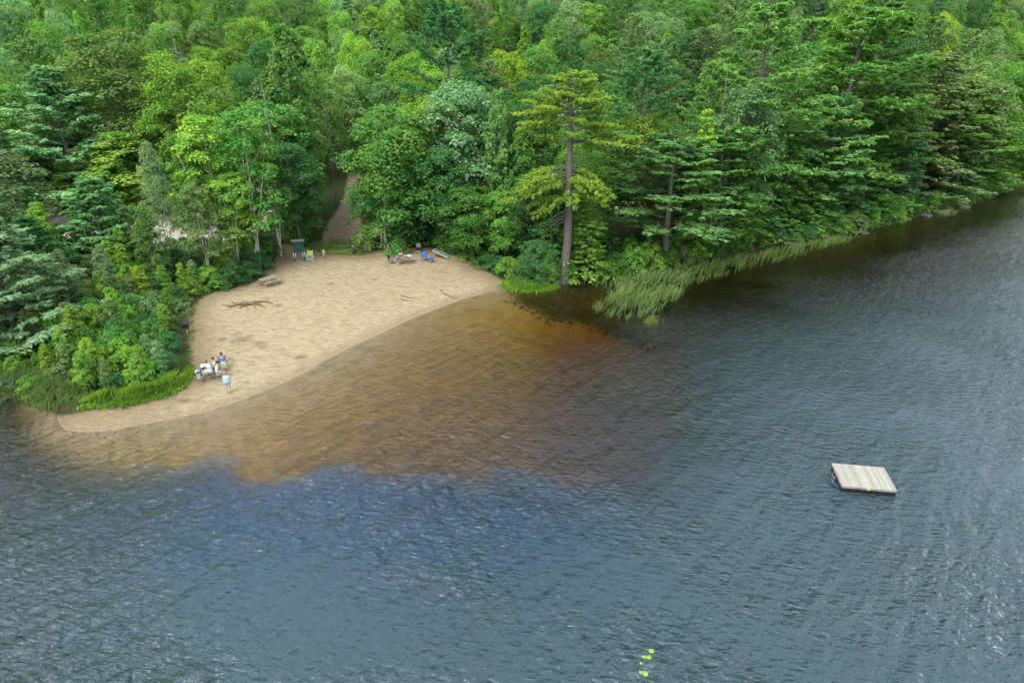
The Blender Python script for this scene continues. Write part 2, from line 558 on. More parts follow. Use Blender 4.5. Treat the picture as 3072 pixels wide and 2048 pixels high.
def ground_mat():
    m, n, l, out = new_mat('ground_cover')
    geo = n.new('ShaderNodeNewGeometry')

    def att(name):
        a = n.new('ShaderNodeAttribute'); a.attribute_name = name
        return a.outputs['Fac']

    def noise(scale, det=4, rough=0.55, vec=None):
        t = n.new('ShaderNodeTexNoise')
        t.inputs['Scale'].default_value = scale; t.inputs['Detail'].default_value = det; t.inputs['Roughness'].default_value = rough
        l.new(vec if vec is not None else geo.outputs['Position'], t.inputs['Vector'])
        return t.outputs[0]

    def math_(op, a, b=None):
        x = n.new('ShaderNodeMath'); x.operation = op
        for i, q in enumerate((a, b)):
            if q is None:
                continue
            if isinstance(q, (int, float)):
                x.inputs[i].default_value = q
            else:
                l.new(q, x.inputs[i])
        return x.outputs[0]

    def rng(v, a, b, c=0.0, d=1.0):
        x = n.new('ShaderNodeMapRange'); x.interpolation_type = 'SMOOTHSTEP'
        for i, q in enumerate((v, a, b, c, d)):
            if isinstance(q, (int, float)):
                x.inputs[i].default_value = q
            else:
                l.new(q, x.inputs[i])
        return x.outputs[0]

    def mix(f, a, b):
        x = n.new('ShaderNodeMix'); x.data_type = 'RGBA'
        for i, q in ((0, f), (6, a), (7, b)):
            if isinstance(q, tuple):
                x.inputs[i].default_value = q + (1,)
            elif isinstance(q, (int, float)):
                x.inputs[i].default_value = q
            else:
                l.new(q, x.inputs[i])
        return x.outputs[2]

    n1 = noise(0.35, 5); n2 = noise(2.2, 5, 0.65); n3 = noise(9.0, 4, 0.6); n4 = noise(0.9, 3)
    mp = n.new('ShaderNodeMapping'); mp.inputs['Scale'].default_value = (0.8, 1.9, 1.0); mp.inputs['Rotation'].default_value = (0, 0, 0.25)
    l.new(geo.outputs['Position'], mp.inputs[0])
    n5 = noise(1.7, 6, 0.7, mp.outputs[0])
    jit = math_('MULTIPLY', math_('SUBTRACT', n2, 0.5), 2.2)
    # forest floor
    floor = mix(rng(n2, 0.35, 0.65), (0.035, 0.024, 0.014), (0.085, 0.058, 0.035))
    floor = mix(rng(n1, 0.36, 0.52), floor, (0.035, 0.062, 0.018))
    # grass
    grass = mix(rng(n3, 0.35, 0.65), (0.05, 0.10, 0.022), (0.12, 0.16, 0.04))
    col = mix(rng(math_('ADD', att('grass'), math_('MULTIPLY', jit, 0.6)), -0.4, 0.6), floor, grass)
    # gravel lot
    grav = mix(rng(n3, 0.35, 0.65), (0.36, 0.33, 0.29), (0.55, 0.51, 0.46))
    grav = mix(rng(n1, 0.5, 0.6), grav, (0.42, 0.35, 0.24))
    col = mix(rng(math_('ADD', att('lot'), jit), -0.5, 0.5), col, grav)
    # dirt track
    dirt = mix(rng(n5, 0.3, 0.7), (0.18, 0.135, 0.095), (0.32, 0.255, 0.185))
    col = mix(rng(math_('ADD', att('track'), math_('MULTIPLY', jit, 0.5)), -0.35, 0.35), col, dirt)
    # sand
    sand = mix(rng(n5, 0.32, 0.70), (0.265, 0.215, 0.128), (0.46, 0.395, 0.258))
    sand = mix(rng(n4, 0.40, 0.64, 0.0, 0.55), sand, (0.43, 0.335, 0.20))
    sand = mix(rng(n3, 0.52, 0.74, 0.0, 0.45), sand, (0.235, 0.18, 0.11))
    speck = n.new('ShaderNodeTexVoronoi'); speck.inputs['Scale'].default_value = 1.7; speck.inputs['Randomness'].default_value = 1.0
    l.new(mp.outputs[0], speck.inputs['Vector'])
    sand = mix(math_('MULTIPLY', rng(speck.outputs[0], 0.22, 0.08), rng(n2, 0.40, 0.58)), sand, (0.15, 0.11, 0.07))
    edge = att('beach')
    # leaf litter and dirt toward the back edge of the beach
    sand = mix(rng(math_('ADD', edge, jit), 3.2, 0.2, 0.0, 0.62), sand, (0.19, 0.13, 0.075))
    # wet strip by the waterline
    sx = n.new('ShaderNodeSeparateXYZ'); l.new(geo.outputs['Position'], sx.inputs[0])
    wet = rng(math_('ADD', sx.outputs[2], math_('MULTIPLY', jit, 0.015)), 0.10, 0.02, 0.0, 0.45)
    sand = mix(wet, sand, (0.21, 0.15, 0.09))
    pit = att('pit')
    sand = mix(rng(pit, 0.1, 0.9, 0.0, 0.6), sand, (0.15, 0.105, 0.06))
    col = mix(rng(math_('ADD', edge, math_('MULTIPLY', jit, 0.7)), -0.35, 0.3), col, sand)
    # bed: sand shelf, mud and weed elsewhere
    mud = mix(rng(n2, 0.4, 0.6), (0.028, 0.024, 0.012), (0.06, 0.045, 0.02))
    under = rng(sx.outputs[2], 0.01, -0.02)
    bed = mix(rng(n4, 0.35, 0.65), (0.33, 0.245, 0.14), (0.40, 0.31, 0.18))
    bed = mix(math_('MAXIMUM', rng(att('muck'), -0.9, 1.2), 0.0), bed, mud)
    weed = math_('MULTIPLY', rng(math_('ADD', att('muck'), math_('MULTIPLY', jit, 2.2)), -1.4, 0.4), rng(n2, 0.46, 0.56))
    bed = mix(weed, bed, mud)
    bed = mix(rng(att('shelf'), 0.6, -1.6), bed, mud)
    col = mix(under, col, bed)
    b = n.new('ShaderNodeBsdfPrincipled')
    b.inputs['Roughness'].default_value = 0.95
    b.inputs['Specular IOR Level'].default_value = 0.1
    col = mix(1.0, col, (KA, KA, KA)); col.node.blend_type = 'MULTIPLY'
    l.new(col, b.inputs['Base Color'])
    bp = n.new('ShaderNodeBump'); bp.inputs['Strength'].default_value = 0.9; bp.inputs['Distance'].default_value = 0.24
    l.new(math_('ADD', n5, math_('MULTIPLY', n3, 0.35)), bp.inputs['Height'])
    l.new(bp.outputs[0], b.inputs['Normal'])
    l.new(b.outputs[0], out.inputs[0])
    return m


M['ground'] = ground_mat()


def water_mat():
    m, n, l, out = new_mat('lake_water')
    geo = n.new('ShaderNodeNewGeometry')

    def noise(scale, sx, sy, rot, det=3, rough=0.5, dist_=0.0):
        mp = n.new('ShaderNodeMapping'); mp.vector_type = 'POINT'
        mp.inputs['Rotation'].default_value = (0, 0, rot)
        mp2 = n.new('ShaderNodeMapping'); mp2.inputs['Scale'].default_value = (sx, sy, 1)
        l.new(geo.outputs['Position'], mp.inputs[0]); l.new(mp.outputs[0], mp2.inputs[0])
        t = n.new('ShaderNodeTexNoise')
        t.inputs['Scale'].default_value = scale; t.inputs['Detail'].default_value = det; t.inputs['Roughness'].default_value = rough
        t.inputs['Distortion'].default_value = dist_
        l.new(mp2.outputs[0], t.inputs['Vector'])
        return t.outputs[0]

    def M2(op, a, b):
        x = n.new('ShaderNodeMath'); x.operation = op
        for i, q in enumerate((a, b)):
            if isinstance(q, (int, float)):
                x.inputs[i].default_value = q
            else:
                l.new(q, x.inputs[i])
        return x.outputs[0]

    def rng(v, a, b, c=0.0, d=1.0):
        x = n.new('ShaderNodeMapRange'); x.interpolation_type = 'SMOOTHSTEP'
        for i, q in enumerate((v, a, b, c, d)):
            if isinstance(q, (int, float)):
                x.inputs[i].default_value = q
            else:
                l.new(q, x.inputs[i])
        return x.outputs[0]

    def att(name):
        a = n.new('ShaderNodeAttribute'); a.attribute_name = name
        return a.outputs['Fac']

    # wind ripples: long-crested swell, short crests, fine chop
    swell = noise(1.1, 1.0, 0.28, R(38), 2, 0.45, 0.25)
    swell2 = noise(1.3, 1.0, 0.35, R(-22), 2, 0.5, 0.3)
    short = noise(3.0, 0.45, 1.0, R(14), 3, 0.55, 0.3)
    fine = noise(6.0, 0.5, 1.0, R(-10), 2, 0.5)
    px_ = n.new('ShaderNodeSeparateXYZ'); l.new(geo.outputs['Position'], px_.inputs[0])
    gust = rng(noise(0.055, 1, 1.6, 0.5, 4), 0.33, 0.67, 0.45, 1.35)
    calm = rng(M2('ADD', att('shore'), att('lee')), 0.3, 24.0, 0.10, 1.0)
    hgt = M2('ADD', M2('MULTIPLY', M2('ADD', M2('MULTIPLY', swell, 0.66), M2('MULTIPLY', swell2, 0.34)), rng(px_.outputs[0], 6.0, 34.0, 1.0, 0.32)), M2('ADD', M2('MULTIPLY', short, 0.30), M2('MULTIPLY', fine, 0.09)))
    amp = M2('MULTIPLY', gust, calm)
    bp = n.new('ShaderNodeBump'); bp.inputs['Distance'].default_value = 1.1
    l.new(amp, bp.inputs['Strength']); l.new(hgt, bp.inputs['Height'])
    gl = n.new('ShaderNodeBsdfGlossy'); gl.inputs['Roughness'].default_value = 0.18
    gl.inputs[0].default_value = (1, 1, 1, 1)
    l.new(bp.outputs[0], gl.inputs['Normal'])
    tr = n.new('ShaderNodeBsdfTransparent')
    # deep-water colour, with blue and grey sky reflections painted in as diffuse
    df = n.new('ShaderNodeBsdfDiffuse')
    l.new(bp.outputs[0], df.inputs['Normal'])
    blue = M2('SUBTRACT', 1.0, M2('MULTIPLY', att('blue'), rng(noise(0.35, 1, 1, 0, 4), 0.25, 0.6, 0.6, 1.0)))
    mc = n.new('ShaderNodeMix'); mc.data_type = 'RGBA'
    mc.inputs[6].default_value = (0.010, 0.052, 0.115, 1); mc.inputs[7].default_value = (0.024, 0.050, 0.060, 1)
    l.new(blue, mc.inputs[0]); l.new(mc.outputs[2], df.inputs[0])
    nz = M2('MULTIPLY', M2('SUBTRACT', noise(0.45, 1, 1, 0, 5), 0.5), 4.5)
    body = rng(M2('DIVIDE', M2('ADD', att('drop'), nz), att('soft')), -0.45, 0.55, 0.0, 1.0)
    body = M2('MULTIPLY', M2('MAXIMUM', body, rng(att('shore'), 5.0, 24.0, 0.0, 0.42)), rng(M2('ADD', att('shore'), M2('MULTIPLY', att('lee'), 1.4)), 9.0, 36.0, 0.0, 0.95))  # sky sheen painted over the shelf; faded near shore for dark tree reflections
    mb = n.new('ShaderNodeMixShader')
    l.new(body, mb.inputs[0]); l.new(tr.outputs[0], mb.inputs[1]); l.new(df.outputs[0], mb.inputs[2])
    fr = n.new('ShaderNodeFresnel'); fr.inputs['IOR'].default_value = 1.42
    l.new(bp.outputs[0], fr.inputs['Normal'])
    mx = n.new('ShaderNodeMixShader')
    l.new(fr.outputs[0], mx.inputs[0]); l.new(mb.outputs[0], mx.inputs[1]); l.new(gl.outputs[0], mx.inputs[2])
    l.new(mx.outputs[0], out.inputs['Surface'])
    va = n.new('ShaderNodeVolumeAbsorption')
    va.inputs['Color'].default_value = (0.74, 0.60, 0.0, 1)
    va.inputs['Density'].default_value = 1.1
    l.new(va.outputs[0], out.inputs['Volume'])
    return m


M['water'] = water_mat()

# ------------------------------------------------------------------ terrain (one grid shared out between the pieces of the setting)
def lines(a, b, core0, core1, step, grow):
    c = list(np.arange(core0, core1 + 1e-6, step))
    s, x = step, core0
    lo = []
    while x > a:
        s *= grow; x -= s; lo.append(x)
    s, x = step, core1
    hi = []
    while x < b:
        s *= grow; x += s; hi.append(x)
    return np.array(lo[::-1] + c + hi)


GX = lines(-420, 420, -42, 62, 0.4, 1.09)
GY = lines(-60, 420, 33, 100, 0.4, 1.09)
X, Y = np.meshgrid(GX, GY)
Z = ground_z(X, Y)
A_beach = sdist(beach, X, Y)
A_track = sdist(track, X, Y)
A_lot = sdist(lot, X, Y)
A_lawn = sdist(lawn, X, Y)
A_muck = sdist(muck, X, Y)
A_shelf = sdist(shelf, X, Y)
A_land = sdist(land, X, Y)
rng_ = np.random.default_rng(5)
PITS = []
for px, py, r in ((556, 778, 0.75), (594, 786, 0.55), (575, 770, 0.4), (510, 778, 0.45), (545, 765, 0.4), (604, 793, 0.5), (880, 835, 0.5), (960, 805, 0.5), (690, 818, 0.5), (530, 822, 0.35), (425, 918, 0.4), (640, 700, 0.4), (760, 650, 0.45), (860, 640, 0.4)):
    PITS.append((*hit(px, py)[:2], r))
A_pit = np.zeros_like(X)
for a, b, r in PITS:
    A_pit = np.maximum(A_pit, np.exp(-(((X - a) / r) ** 2 + ((Y - b) / r) ** 2)))
onb = smooth(0, 1.5, A_beach) * smooth(0.0, 2.5, A_land)
Z = Z - A_pit * 0.13 * onb
Z = Z + onb * (0.03 * wob(X, Y, 2.1) + 0.022 * wob(X, Y, 4.4, 1.3) + 0.018 * rng_.normal(0, 1, X.shape))
# the bank and the track ruts
Z = Z - smooth(0, 0.8, A_track) * 0.06 * (1 + wob(X, Y, 2.5))

nx, ny = len(GX), len(GY)
idx = np.arange(nx * ny).reshape(ny, nx)
quads = np.stack([idx[:-1, :-1], idx[:-1, 1:], idx[1:, 1:], idx[1:, :-1]], -1).reshape(-1, 4)


def fc(A):
    return ((A[:-1, :-1] + A[:-1, 1:] + A[1:, 1:] + A[1:, :-1]) / 4).ravel()


f_land, f_beach, f_track, f_lot = fc(A_land), fc(A_beach), fc(A_track), fc(A_lot)
kind = np.zeros(len(quads), int)
kind[f_lot > 0] = 3
kind[f_track > 0] = 2
kind[f_beach > 0] = 1
kind[f_land < 0] = 4
flat = np.stack([X.ravel(), Y.ravel(), Z.ravel()], -1)
attrs = {'beach': A_beach, 'track': A_track, 'lot': A_lot, 'grass': A_lawn, 'muck': A_muck, 'shelf': A_shelf / (1.3 + 4.0 * smooth(1, 12, X)), 'pit': A_pit}
for k, nm in enumerate(('ground', 'beach', 'dirt_track', 'gravel_lot', 'lake_bed')):
    q = quads[kind == k]
    u, inv = np.unique(q, return_inverse=True)
    me = np_mesh(nm, flat[u], inv.reshape(-1, 4), M['ground'], True)
    for an, A in attrs.items():
        at = me.attributes.new(an, 'FLOAT', 'POINT')
        at.data.foreach_set('value', A.ravel()[u].astype(np.float32))
    o = link(bpy.data.objects.new(nm, me))
    o['kind'] = 'structure'

# ------------------------------------------------------------------ lake: closed body of water
WX = lines(-420, 420, -60, 80, 0.7, 1.1)
WY = lines(-60, 300, 15, 110, 0.7, 1.1)
X2, Y2 = np.meshgrid(WX, WY)
W_land = sdist(land, X2, Y2)
W_shelf = sdist(shelf, X2, Y2)
nx2, ny2 = len(WX), len(WY)
i2 = np.arange(nx2 * ny2).reshape(ny2, nx2)
top = np.stack([X2.ravel(), Y2.ravel(), np.zeros(X2.size)], -1)
bot = top.copy(); bot[:, 2] = -9.0
qt = np.stack([i2[:-1, :-1], i2[:-1, 1:], i2[1:, 1:], i2[1:, :-1]], -1).reshape(-1, 4)
qb = qt[:, ::-1] + len(top)
sides = []
for a in range(nx2 - 1):
    sides.append((i2[0, a + 1], i2[0, a], i2[0, a] + len(top), i2[0, a + 1] + len(top)))
    sides.append((i2[-1, a], i2[-1, a + 1], i2[-1, a + 1] + len(top), i2[-1, a] + len(top)))
for a in range(ny2 - 1):
    sides.append((i2[a, 0], i2[a + 1, 0], i2[a + 1, 0] + len(top), i2[a, 0] + len(top)))
    sides.append((i2[a + 1, -1], i2[a, -1], i2[a, -1] + len(top), i2[a + 1, -1] + len(top)))
me = np_mesh('lake', np.vstack([top, bot]), np.vstack([qt, qb, np.array(sides)]), M['water'], False)
for an, A in (('shore', np.clip(-W_land, 0, None)), ('drop', -W_shelf), ('lee', 9.0 * smooth(4, -14, X2)), ('blue', np.exp(-(np.clip(-W_shelf, 0, None) / 7.5) ** 2) * smooth(11, -1, X2) * smooth(-30, -16, X2)), ('soft', 1.5 + 11.0 * smooth(1, 12, X2))):
    at = me.attributes.new(an, 'FLOAT', 'POINT')
    at.data.foreach_set('value', np.concatenate([A.ravel(), A.ravel()]).astype(np.float32))
lake = link(bpy.data.objects.new('lake', me))
lake['kind'] = 'structure'
# ------------------------------------------------------------------ foliage builders
UP = np.array([0.0, 0.0, 1.0])


def unit(a):
    return a / (np.linalg.norm(a, axis=-1, keepdims=True) + 1e-9)


def leaf_mesh(name, C, N, T, L, W, mat):
    C = np.asarray(C, float)
    N = unit(np.asarray(N, float))
    T = np.asarray(T, float)
    T = unit(T - N * (T * N).sum(-1, keepdims=True))
    B = np.cross(N, T)
    L = np.asarray(L).reshape(-1, 1); W = np.asarray(W).reshape(-1, 1)
    V = np.stack([C - T * L * 0.5, C + B * W * 0.5 + N * W * 0.16 - T * L * 0.06, C + T * L * 0.5 - N * L * 0.08, C - B * W * 0.5 + N * W * 0.16 - T * L * 0.06], 1)
    F = np.arange(len(C) * 4).reshape(-1, 4)
    return np_mesh(name, V.reshape(-1, 3), F, mat)


class Leaves:
    def __init__(self):
        self.a = []

    def add(self, C, N, T, L, W):
        n = len(C)
        self.a.append((C, N, T, np.broadcast_to(L, (n,)), np.broadcast_to(W, (n,))))

    def mesh(self, name, mat):
        p = [np.concatenate(q) for q in zip(*self.a)]
        return leaf_mesh(name, *p, mat)


def curve_pts(p0, p1, sag, k, g=None, jit=0.0):
    p0 = np.asarray(p0, float); p1 = np.asarray(p1, float)
    out = []
    for i in range(k + 1):
        t = i / k
        p = p0 * (1 - t) + p1 * t + UP * sag * 4 * t * (1 - t)
        if g is not None and 0 < i < k:
            p = p + g.normal(0, jit, 3)
        out.append(p)
    return out


def broadleaf(seed, H, Rr, base, nl, ns, per, leaf, shape='round', trunk_r=None, bark='bark', airy=0.0, multi=1):
    g = np.random.default_rng(seed)
    tr = MB(); lv = Leaves()
    trunk_r = trunk_r or 0.011 * H
    lean = g.normal(0, 0.02 * H, 2)
    def axis(z):
        t = z / H
        return np.array([lean[0] * t * t + 0.15 * math.sin(3 * t + seed), lean[1] * t * t + 0.15 * math.sin(2.3 * t + 2 * seed), z])
    for m_ in range(multi):
        off = np.array([0, 0, 0]) if m_ == 0 else np.append(g.normal(0, 0.12 * Rr, 2), 0)
        spread = np.append(g.normal(0, 0.3 * Rr, 2), 0) if m_ else np.zeros(3)
        hh = H * (0.9 if m_ == 0 else g.uniform(0.6, 0.85))
        pts = [axis(hh * i / 7) + off + spread * (i / 7) for i in range(8)]
        pts[0] = pts[0] - UP * 0.6
        rr = [trunk_r * (1.25 if i == 0 else 1) * (1 - 0.86 * i / 7) * (1 if m_ == 0 else 0.7) for i in range(8)]
        tr.tube(pts, rr, 7)
    for i in range(nl):
        t = base + (1 - base) * ((i + 0.5) / nl) ** (0.85)
        if shape == 'round':
            pr = math.sqrt(max(0.05, 1 - ((t - (base + (1 - base) * 0.45)) / ((1 - base) * 0.62)) ** 2))
        elif shape == 'upright':
            u = (t - base) / (1 - base)
            pr = 1.15 * (1 - u) ** 0.6 * min(1, 0.45 + 1.6 * u)
        else:  # dome: wide to the ground
            u = (t - base) / (1 - base)
            pr = math.sqrt(max(0.04, 1 - u ** 2.2))
        az = i * 2.39996 + g.uniform(-0.5, 0.5)
        rad = Rr * pr * g.uniform(0.35, 0.72)
        lr = Rr * g.uniform(0.30, 0.44) * (0.75 + 0.35 * pr)
        ce = axis(t * H - lr * 0.45) + np.array([math.cos(az) * rad, math.sin(az) * rad, 0])
        att_z = max(base * H * 0.7, ce[2] - rad * g.uniform(0.5, 0.9) - 0.4)
        tr.tube(curve_pts(axis(att_z), ce, -0.06 * rad, 3, g, 0.06 * Rr * 0.5), [trunk_r * 0.42 * (1 - 0.5 * t), trunk_r * 0.3 * (1 - 0.5 * t), trunk_r * 0.2, trunk_r * 0.1], 5, False)
        d = unit(g.normal(0, 1, (ns, 3)) + np.array([math.cos(az) * 0.5, math.sin(az) * 0.5, 0.55]))
        d[:, 2] = np.where(d[:, 2] < -0.55, -d[:, 2], d[:, 2])
        pos = ce + d * lr * g.uniform(0.68, 1.08, (ns, 1)) * np.array([1, 1, 0.82])
        for j in range(0, ns, 5):
            tr.tube(curve_pts(ce, pos[j], 0.05, 2), [trunk_r * 0.12, trunk_r * 0.08, trunk_r * 0.03], 4, False)
        rs = lr * g.uniform(0.30, 0.52, ns)
        nn = unit(d * 0.55 + UP * 0.75 + g.normal(0, 0.12, (ns, 3)))
        t1 = unit(np.cross(nn, g.normal(0, 1, (ns, 3))))
        t2 = np.cross(nn, t1)
        q = max(3, int(per * (1 - airy)))
        ang = g.uniform(0, 2 * np.pi, (ns, q)); ra = np.sqrt(g.uniform(0.02, 1, (ns, q))) * rs[:, None]
        o_ = t1[:, None, :] * (np.cos(ang) * ra)[..., None] + t2[:, None, :] * (np.sin(ang) * ra)[..., None]
        C = pos[:, None, :] + o_ + nn[:, None, :] * g.normal(0, 0.10, (ns, q, 1)) * lr - UP * (0.22 * (ra / rs[:, None]) ** 2 * rs[:, None])[..., None]
        N = nn[:, None, :] + g.normal(0, 0.42, (ns, q, 3)) + 0.25 * o_ / rs[:, None, None]
        T = o_ + g.normal(0, 0.4, (ns, q, 3)) * rs[:, None, None] + np.array([0, 0, -0.1])
        sz = leaf * g.uniform(0.7, 1.3, (ns * q))
        lv.add(C.reshape(-1, 3), N.reshape(-1, 3), T.reshape(-1, 3), sz, sz * 0.62)
    return dict(trunk=tr.mesh('trunk', M[bark], True), crown=lv.mesh('crown', M['leaf']), H=H, R=Rr)


def bough(g, tr, lv, p0, az, L, elev, droop, nb, tufts, fl, fl_l, fl_w, wood=0.03, start=0.3, flatn=0.55, rise=0.35):
    """one conifer bough: wood along the middle, needled branchlets on both sides"""
    dirh = np.array([math.cos(az), math.sin(az), 0])
    side = np.array([-math.sin(az), math.cos(az), 0])
    def at_(s):
        return p0 + dirh * L * s * math.cos(elev) + UP * (L * s * math.sin(elev) + droop * L * s * s)
    tr.tube([at_(s) for s in (0, 0.35, 0.7, 0.97)], [wood, wood * 0.7, wood * 0.4, wood * 0.12], 4, False)
    ss = g.uniform(start, 1.0, nb)
    ss[0] = 1.0
    sg = np.where(g.random(nb) < 0.5, 1.0, -1.0)
    bl = L * 0.36 * (1.15 - 0.75 * ss) * g.uniform(0.6, 1.2, nb) + 0.12
    lat = g.uniform(0.5, 1.1, nb); lat[0] = 0
    base = np.stack([at_(s) for s in ss])
    bd = unit(dirh[None] * (1.0 - 0.35 * lat)[:, None] + side[None] * (lat * sg)[:, None] + UP * g.normal(rise * 0.25 + droop * 0.6, 0.10, nb)[:, None])
    u = g.uniform(0.15, 1.0, (nb, tufts))
    tp = base[:, None, :] + bd[:, None, :] * (bl[:, None] * u)[..., None] + g.normal(0, 0.035, (nb, tufts, 3))
    fd = bd[:, None, None, :] * 0.9 + g.normal(0, 0.42, (nb, tufts, fl, 3)) + UP * rise
    fd = unit(fd)
    C = tp[:, :, None, :] + fd * fl_l * 0.45
    N = g.normal(0, flatn, C.shape) + UP
    n_ = nb * tufts * fl
    s_ = g.uniform(0.75, 1.25, n_)
    lv.add(C.reshape(-1, 3), N.reshape(-1, 3), fd.reshape(-1, 3), fl_l * s_, fl_w * s_)


def pine(seed, H, Rr, base, step=0.85, young=False, dens=1.0):
    g = np.random.default_rng(seed)
    tr = MB(); lv = Leaves()
    r0 = 0.012 * H
    lean = g.normal(0, 0.012 * H, 2)
    ax = lambda z: np.array([lean[0] * (z / H) ** 2, lean[1] * (z / H) ** 2, z])
    pts = [ax(H * i / 8) for i in range(9)]
    pts[0] = pts[0] - UP * 0.6
    tr.tube(pts, [r0 * (1 - 0.9 * i / 8) + 0.015 for i in range(9)], 8)
    z = base * H
    while z < H * 0.985:
        t = (z - base * H) / (H * (1 - base))
        if young:
            Lp = Rr * (1 - t) ** 0.85 + 0.25
        else:
            Lp = Rr * (0.55 + 0.6 * math.sin(min(1, t * 1.35 + 0.25) * math.pi * 0.62)) * (1 - t ** 3.0) ** 0.8 + 0.3
        nbr = int(g.integers(4, 7)) if young else int(g.integers(3, 6))
        a0 = g.uniform(0, 6.28)
        for b in range(nbr):
            L = Lp * g.uniform(0.55, 1.15)
            if not young and g.random() < 0.14:
                continue
            el = R(46) * t ** 1.3 + R(g.uniform(-6, 20)) + (R(16) if young else 0)
            nb = max(5, int((7 + L * 5.0) * dens))
            bough(g, tr, lv, ax(z + g.uniform(-0.2, 0.2)), a0 + b * 6.283 / nbr + g.uniform(-0.3, 0.3), L, el, -0.02 if not young else 0.08,
                  nb, 4, 4, 0.36 if not young else 0.31, 0.125 if not young else 0.10, 0.012 + 0.009 * L, 0.26, 0.6, 0.55)
        z += step * g.uniform(0.8, 1.25) * (0.75 if t > 0.7 else 1)
    # dead stubs on the bare trunk
    for k in range(int(4 + 14 * base)):
        zz_ = g.uniform(0.12, max(0.15, base)) * H
        a = g.uniform(0, 6.28); L = g.uniform(0.5, 1.8)
        p = ax(zz_)
        tr.tube([p, p + np.array([math.cos(a) * L * 0.6, math.sin(a) * L * 0.6, 0.05]), p + np.array([math.cos(a) * L, math.sin(a) * L, -0.1 * L])], [0.035, 0.022, 0.008], 4, False)
    return dict(trunk=tr.mesh('trunk', M['pine_bark'], True), crown=lv.mesh('crown', M['needle']), H=H, R=Rr)


def hemlock(seed, H, Rr, base=0.04, dens=1.0):
    g = np.random.default_rng(seed)
    tr = MB(); lv = Leaves()
    r0 = 0.011 * H
    tr.tube([(0, 0, -0.6), (0, 0, H * 0.3), (0.03, 0.02, H * 0.65), (0, 0, H * 0.98)], [r0, r0 * 0.8, r0 * 0.45, 0.015], 7)
    z = base * H + 0.4
    while z < H * 0.99:
        t = z / H
        Lp = Rr * (1 - t) ** 0.75 * (0.75 + 0.25 * math.sin(t * 9 + seed)) + 0.18
        nbr = int(g.integers(4, 7))
        a0 = g.uniform(0, 6.28)
        for b in range(nbr):
            L = Lp * g.uniform(0.6, 1.2)
            bough(g, tr, lv, np.array([0, 0, z + g.uniform(-0.15, 0.15)]), a0 + b * 6.283 / nbr + g.uniform(-0.35, 0.35), L, R(18) * t + R(g.uniform(-4, 12)), -0.20,
                  max(4, int((4 + L * 3.6) * dens)), 4, 4, 0.26, 0.13, 0.010 + 0.008 * L, 0.22, 0.35, 0.05)
        z += g.uniform(0.42, 0.62)
    return dict(trunk=tr.mesh('trunk', M['bark'], True), crown=lv.mesh('crown', M['needle']), H=H, R=Rr)


def snag(seed, H, twiggy):
    g = np.random.default_rng(seed)
    tr = MB(); br = MB()
    r0 = 0.0075 * H
    ax = lambda z: np.array([0.25 * math.sin(z * 0.2 + seed), 0.15 * math.sin(z * 0.17), z])
    tr.tube([ax(-0.5)] + [ax(H * i / 7) for i in range(1, 8)], [r0 * (1 - 0.8 * i / 7) for i in range(8)], 7)
    for k in range(twiggy):
        z = g.uniform(0.35, 0.97) * H
        a = g.uniform(0, 6.28); L = g.uniform(0.5, 2.2) * (1.25 - z / H)
        p = ax(z); e = g.uniform(-0.25, 0.5)
        q = p + np.array([math.cos(a) * L * 0.55, math.sin(a) * L * 0.55, e * L * 0.5])
        w = p + np.array([math.cos(a + 0.3) * L, math.sin(a + 0.3) * L, e * L * 0.7])
        br.tube([p, q, w], [0.04, 0.028, 0.01], 4, False)
        if g.random() < 0.5:
            br.tube([q, q + g.normal(0, 0.35, 3) + np.array([math.cos(a), math.sin(a), 0.1]) * 0.4 * L], [0.02, 0.008], 4, False)
    tr.add(br.v, br.f)
    return dict(trunk=tr.mesh('trunk', M['dead_wood'], True), crown=None, H=H, R=1.5)


PROTO = {
    'maple': [broadleaf(11 + i, 14 + i * 0.6, 3.9 + 0.3 * (i % 3), 0.24, 22, 20, 27, 0.30, 'round') for i in range(6)],
    'poplar': [broadleaf(31 + i, 12, 2.5, 0.10, 24, 15, 26, 0.25, 'upright') for i in range(3)],
    'birch': [broadleaf(41 + i, 11.5, 2.3, 0.26, 20, 14, 20, 0.21, 'upright', 0.06, 'birch_bark', 0.0, 2 + i % 2) for i in range(3)],
    'round_tree': [broadleaf(51 + i, 8.5, 3.4, 0.03, 26, 22, 28, 0.22, 'dome', 0.10, 'birch_bark', 0.0, 3) for i in range(2)],
    'pine': [pine(61 + i, 19, 3.9, (0.22, 0.3, 0.36, 0.26)[i]) for i in range(4)],
    'young_pine': [pine(71 + i, 9.5, 3.0, 0.05, 0.55, True, 1.15) for i in range(2)],
    'hemlock': [hemlock(81 + i, 13, 3.1) for i in range(3)],
    'shrub': [broadleaf(91 + i, 2.6, 1.7, 0.0, 13, 16, 18, 0.15, 'dome', 0.03, 'bark', 0.0, 3) for i in range(5)],
    'snag': [snag(101 + i, 14, (26, 9, 40)[i]) for i in range(3)],
}
WORD = {'maple': ('broadleaf_tree', 'broadleaf tree', 'tree'), 'poplar': ('poplar_tree', 'narrow upright poplar', 'tree'), 'birch': ('birch_tree', 'pale-trunked birch', 'tree'),
        'round_tree': ('leafy_tree', 'low round leafy tree', 'tree'), 'pine': ('pine_tree', 'tall layered pine', 'tree'), 'young_pine': ('young_pine_tree', 'bushy young pine', 'tree'),
        'hemlock': ('hemlock_tree', 'drooping hemlock', 'tree'), 'shrub': ('shrub', 'leafy shrub', 'shrub'), 'snag': ('dead_tree', 'bare grey dead tree', 'dead tree')}
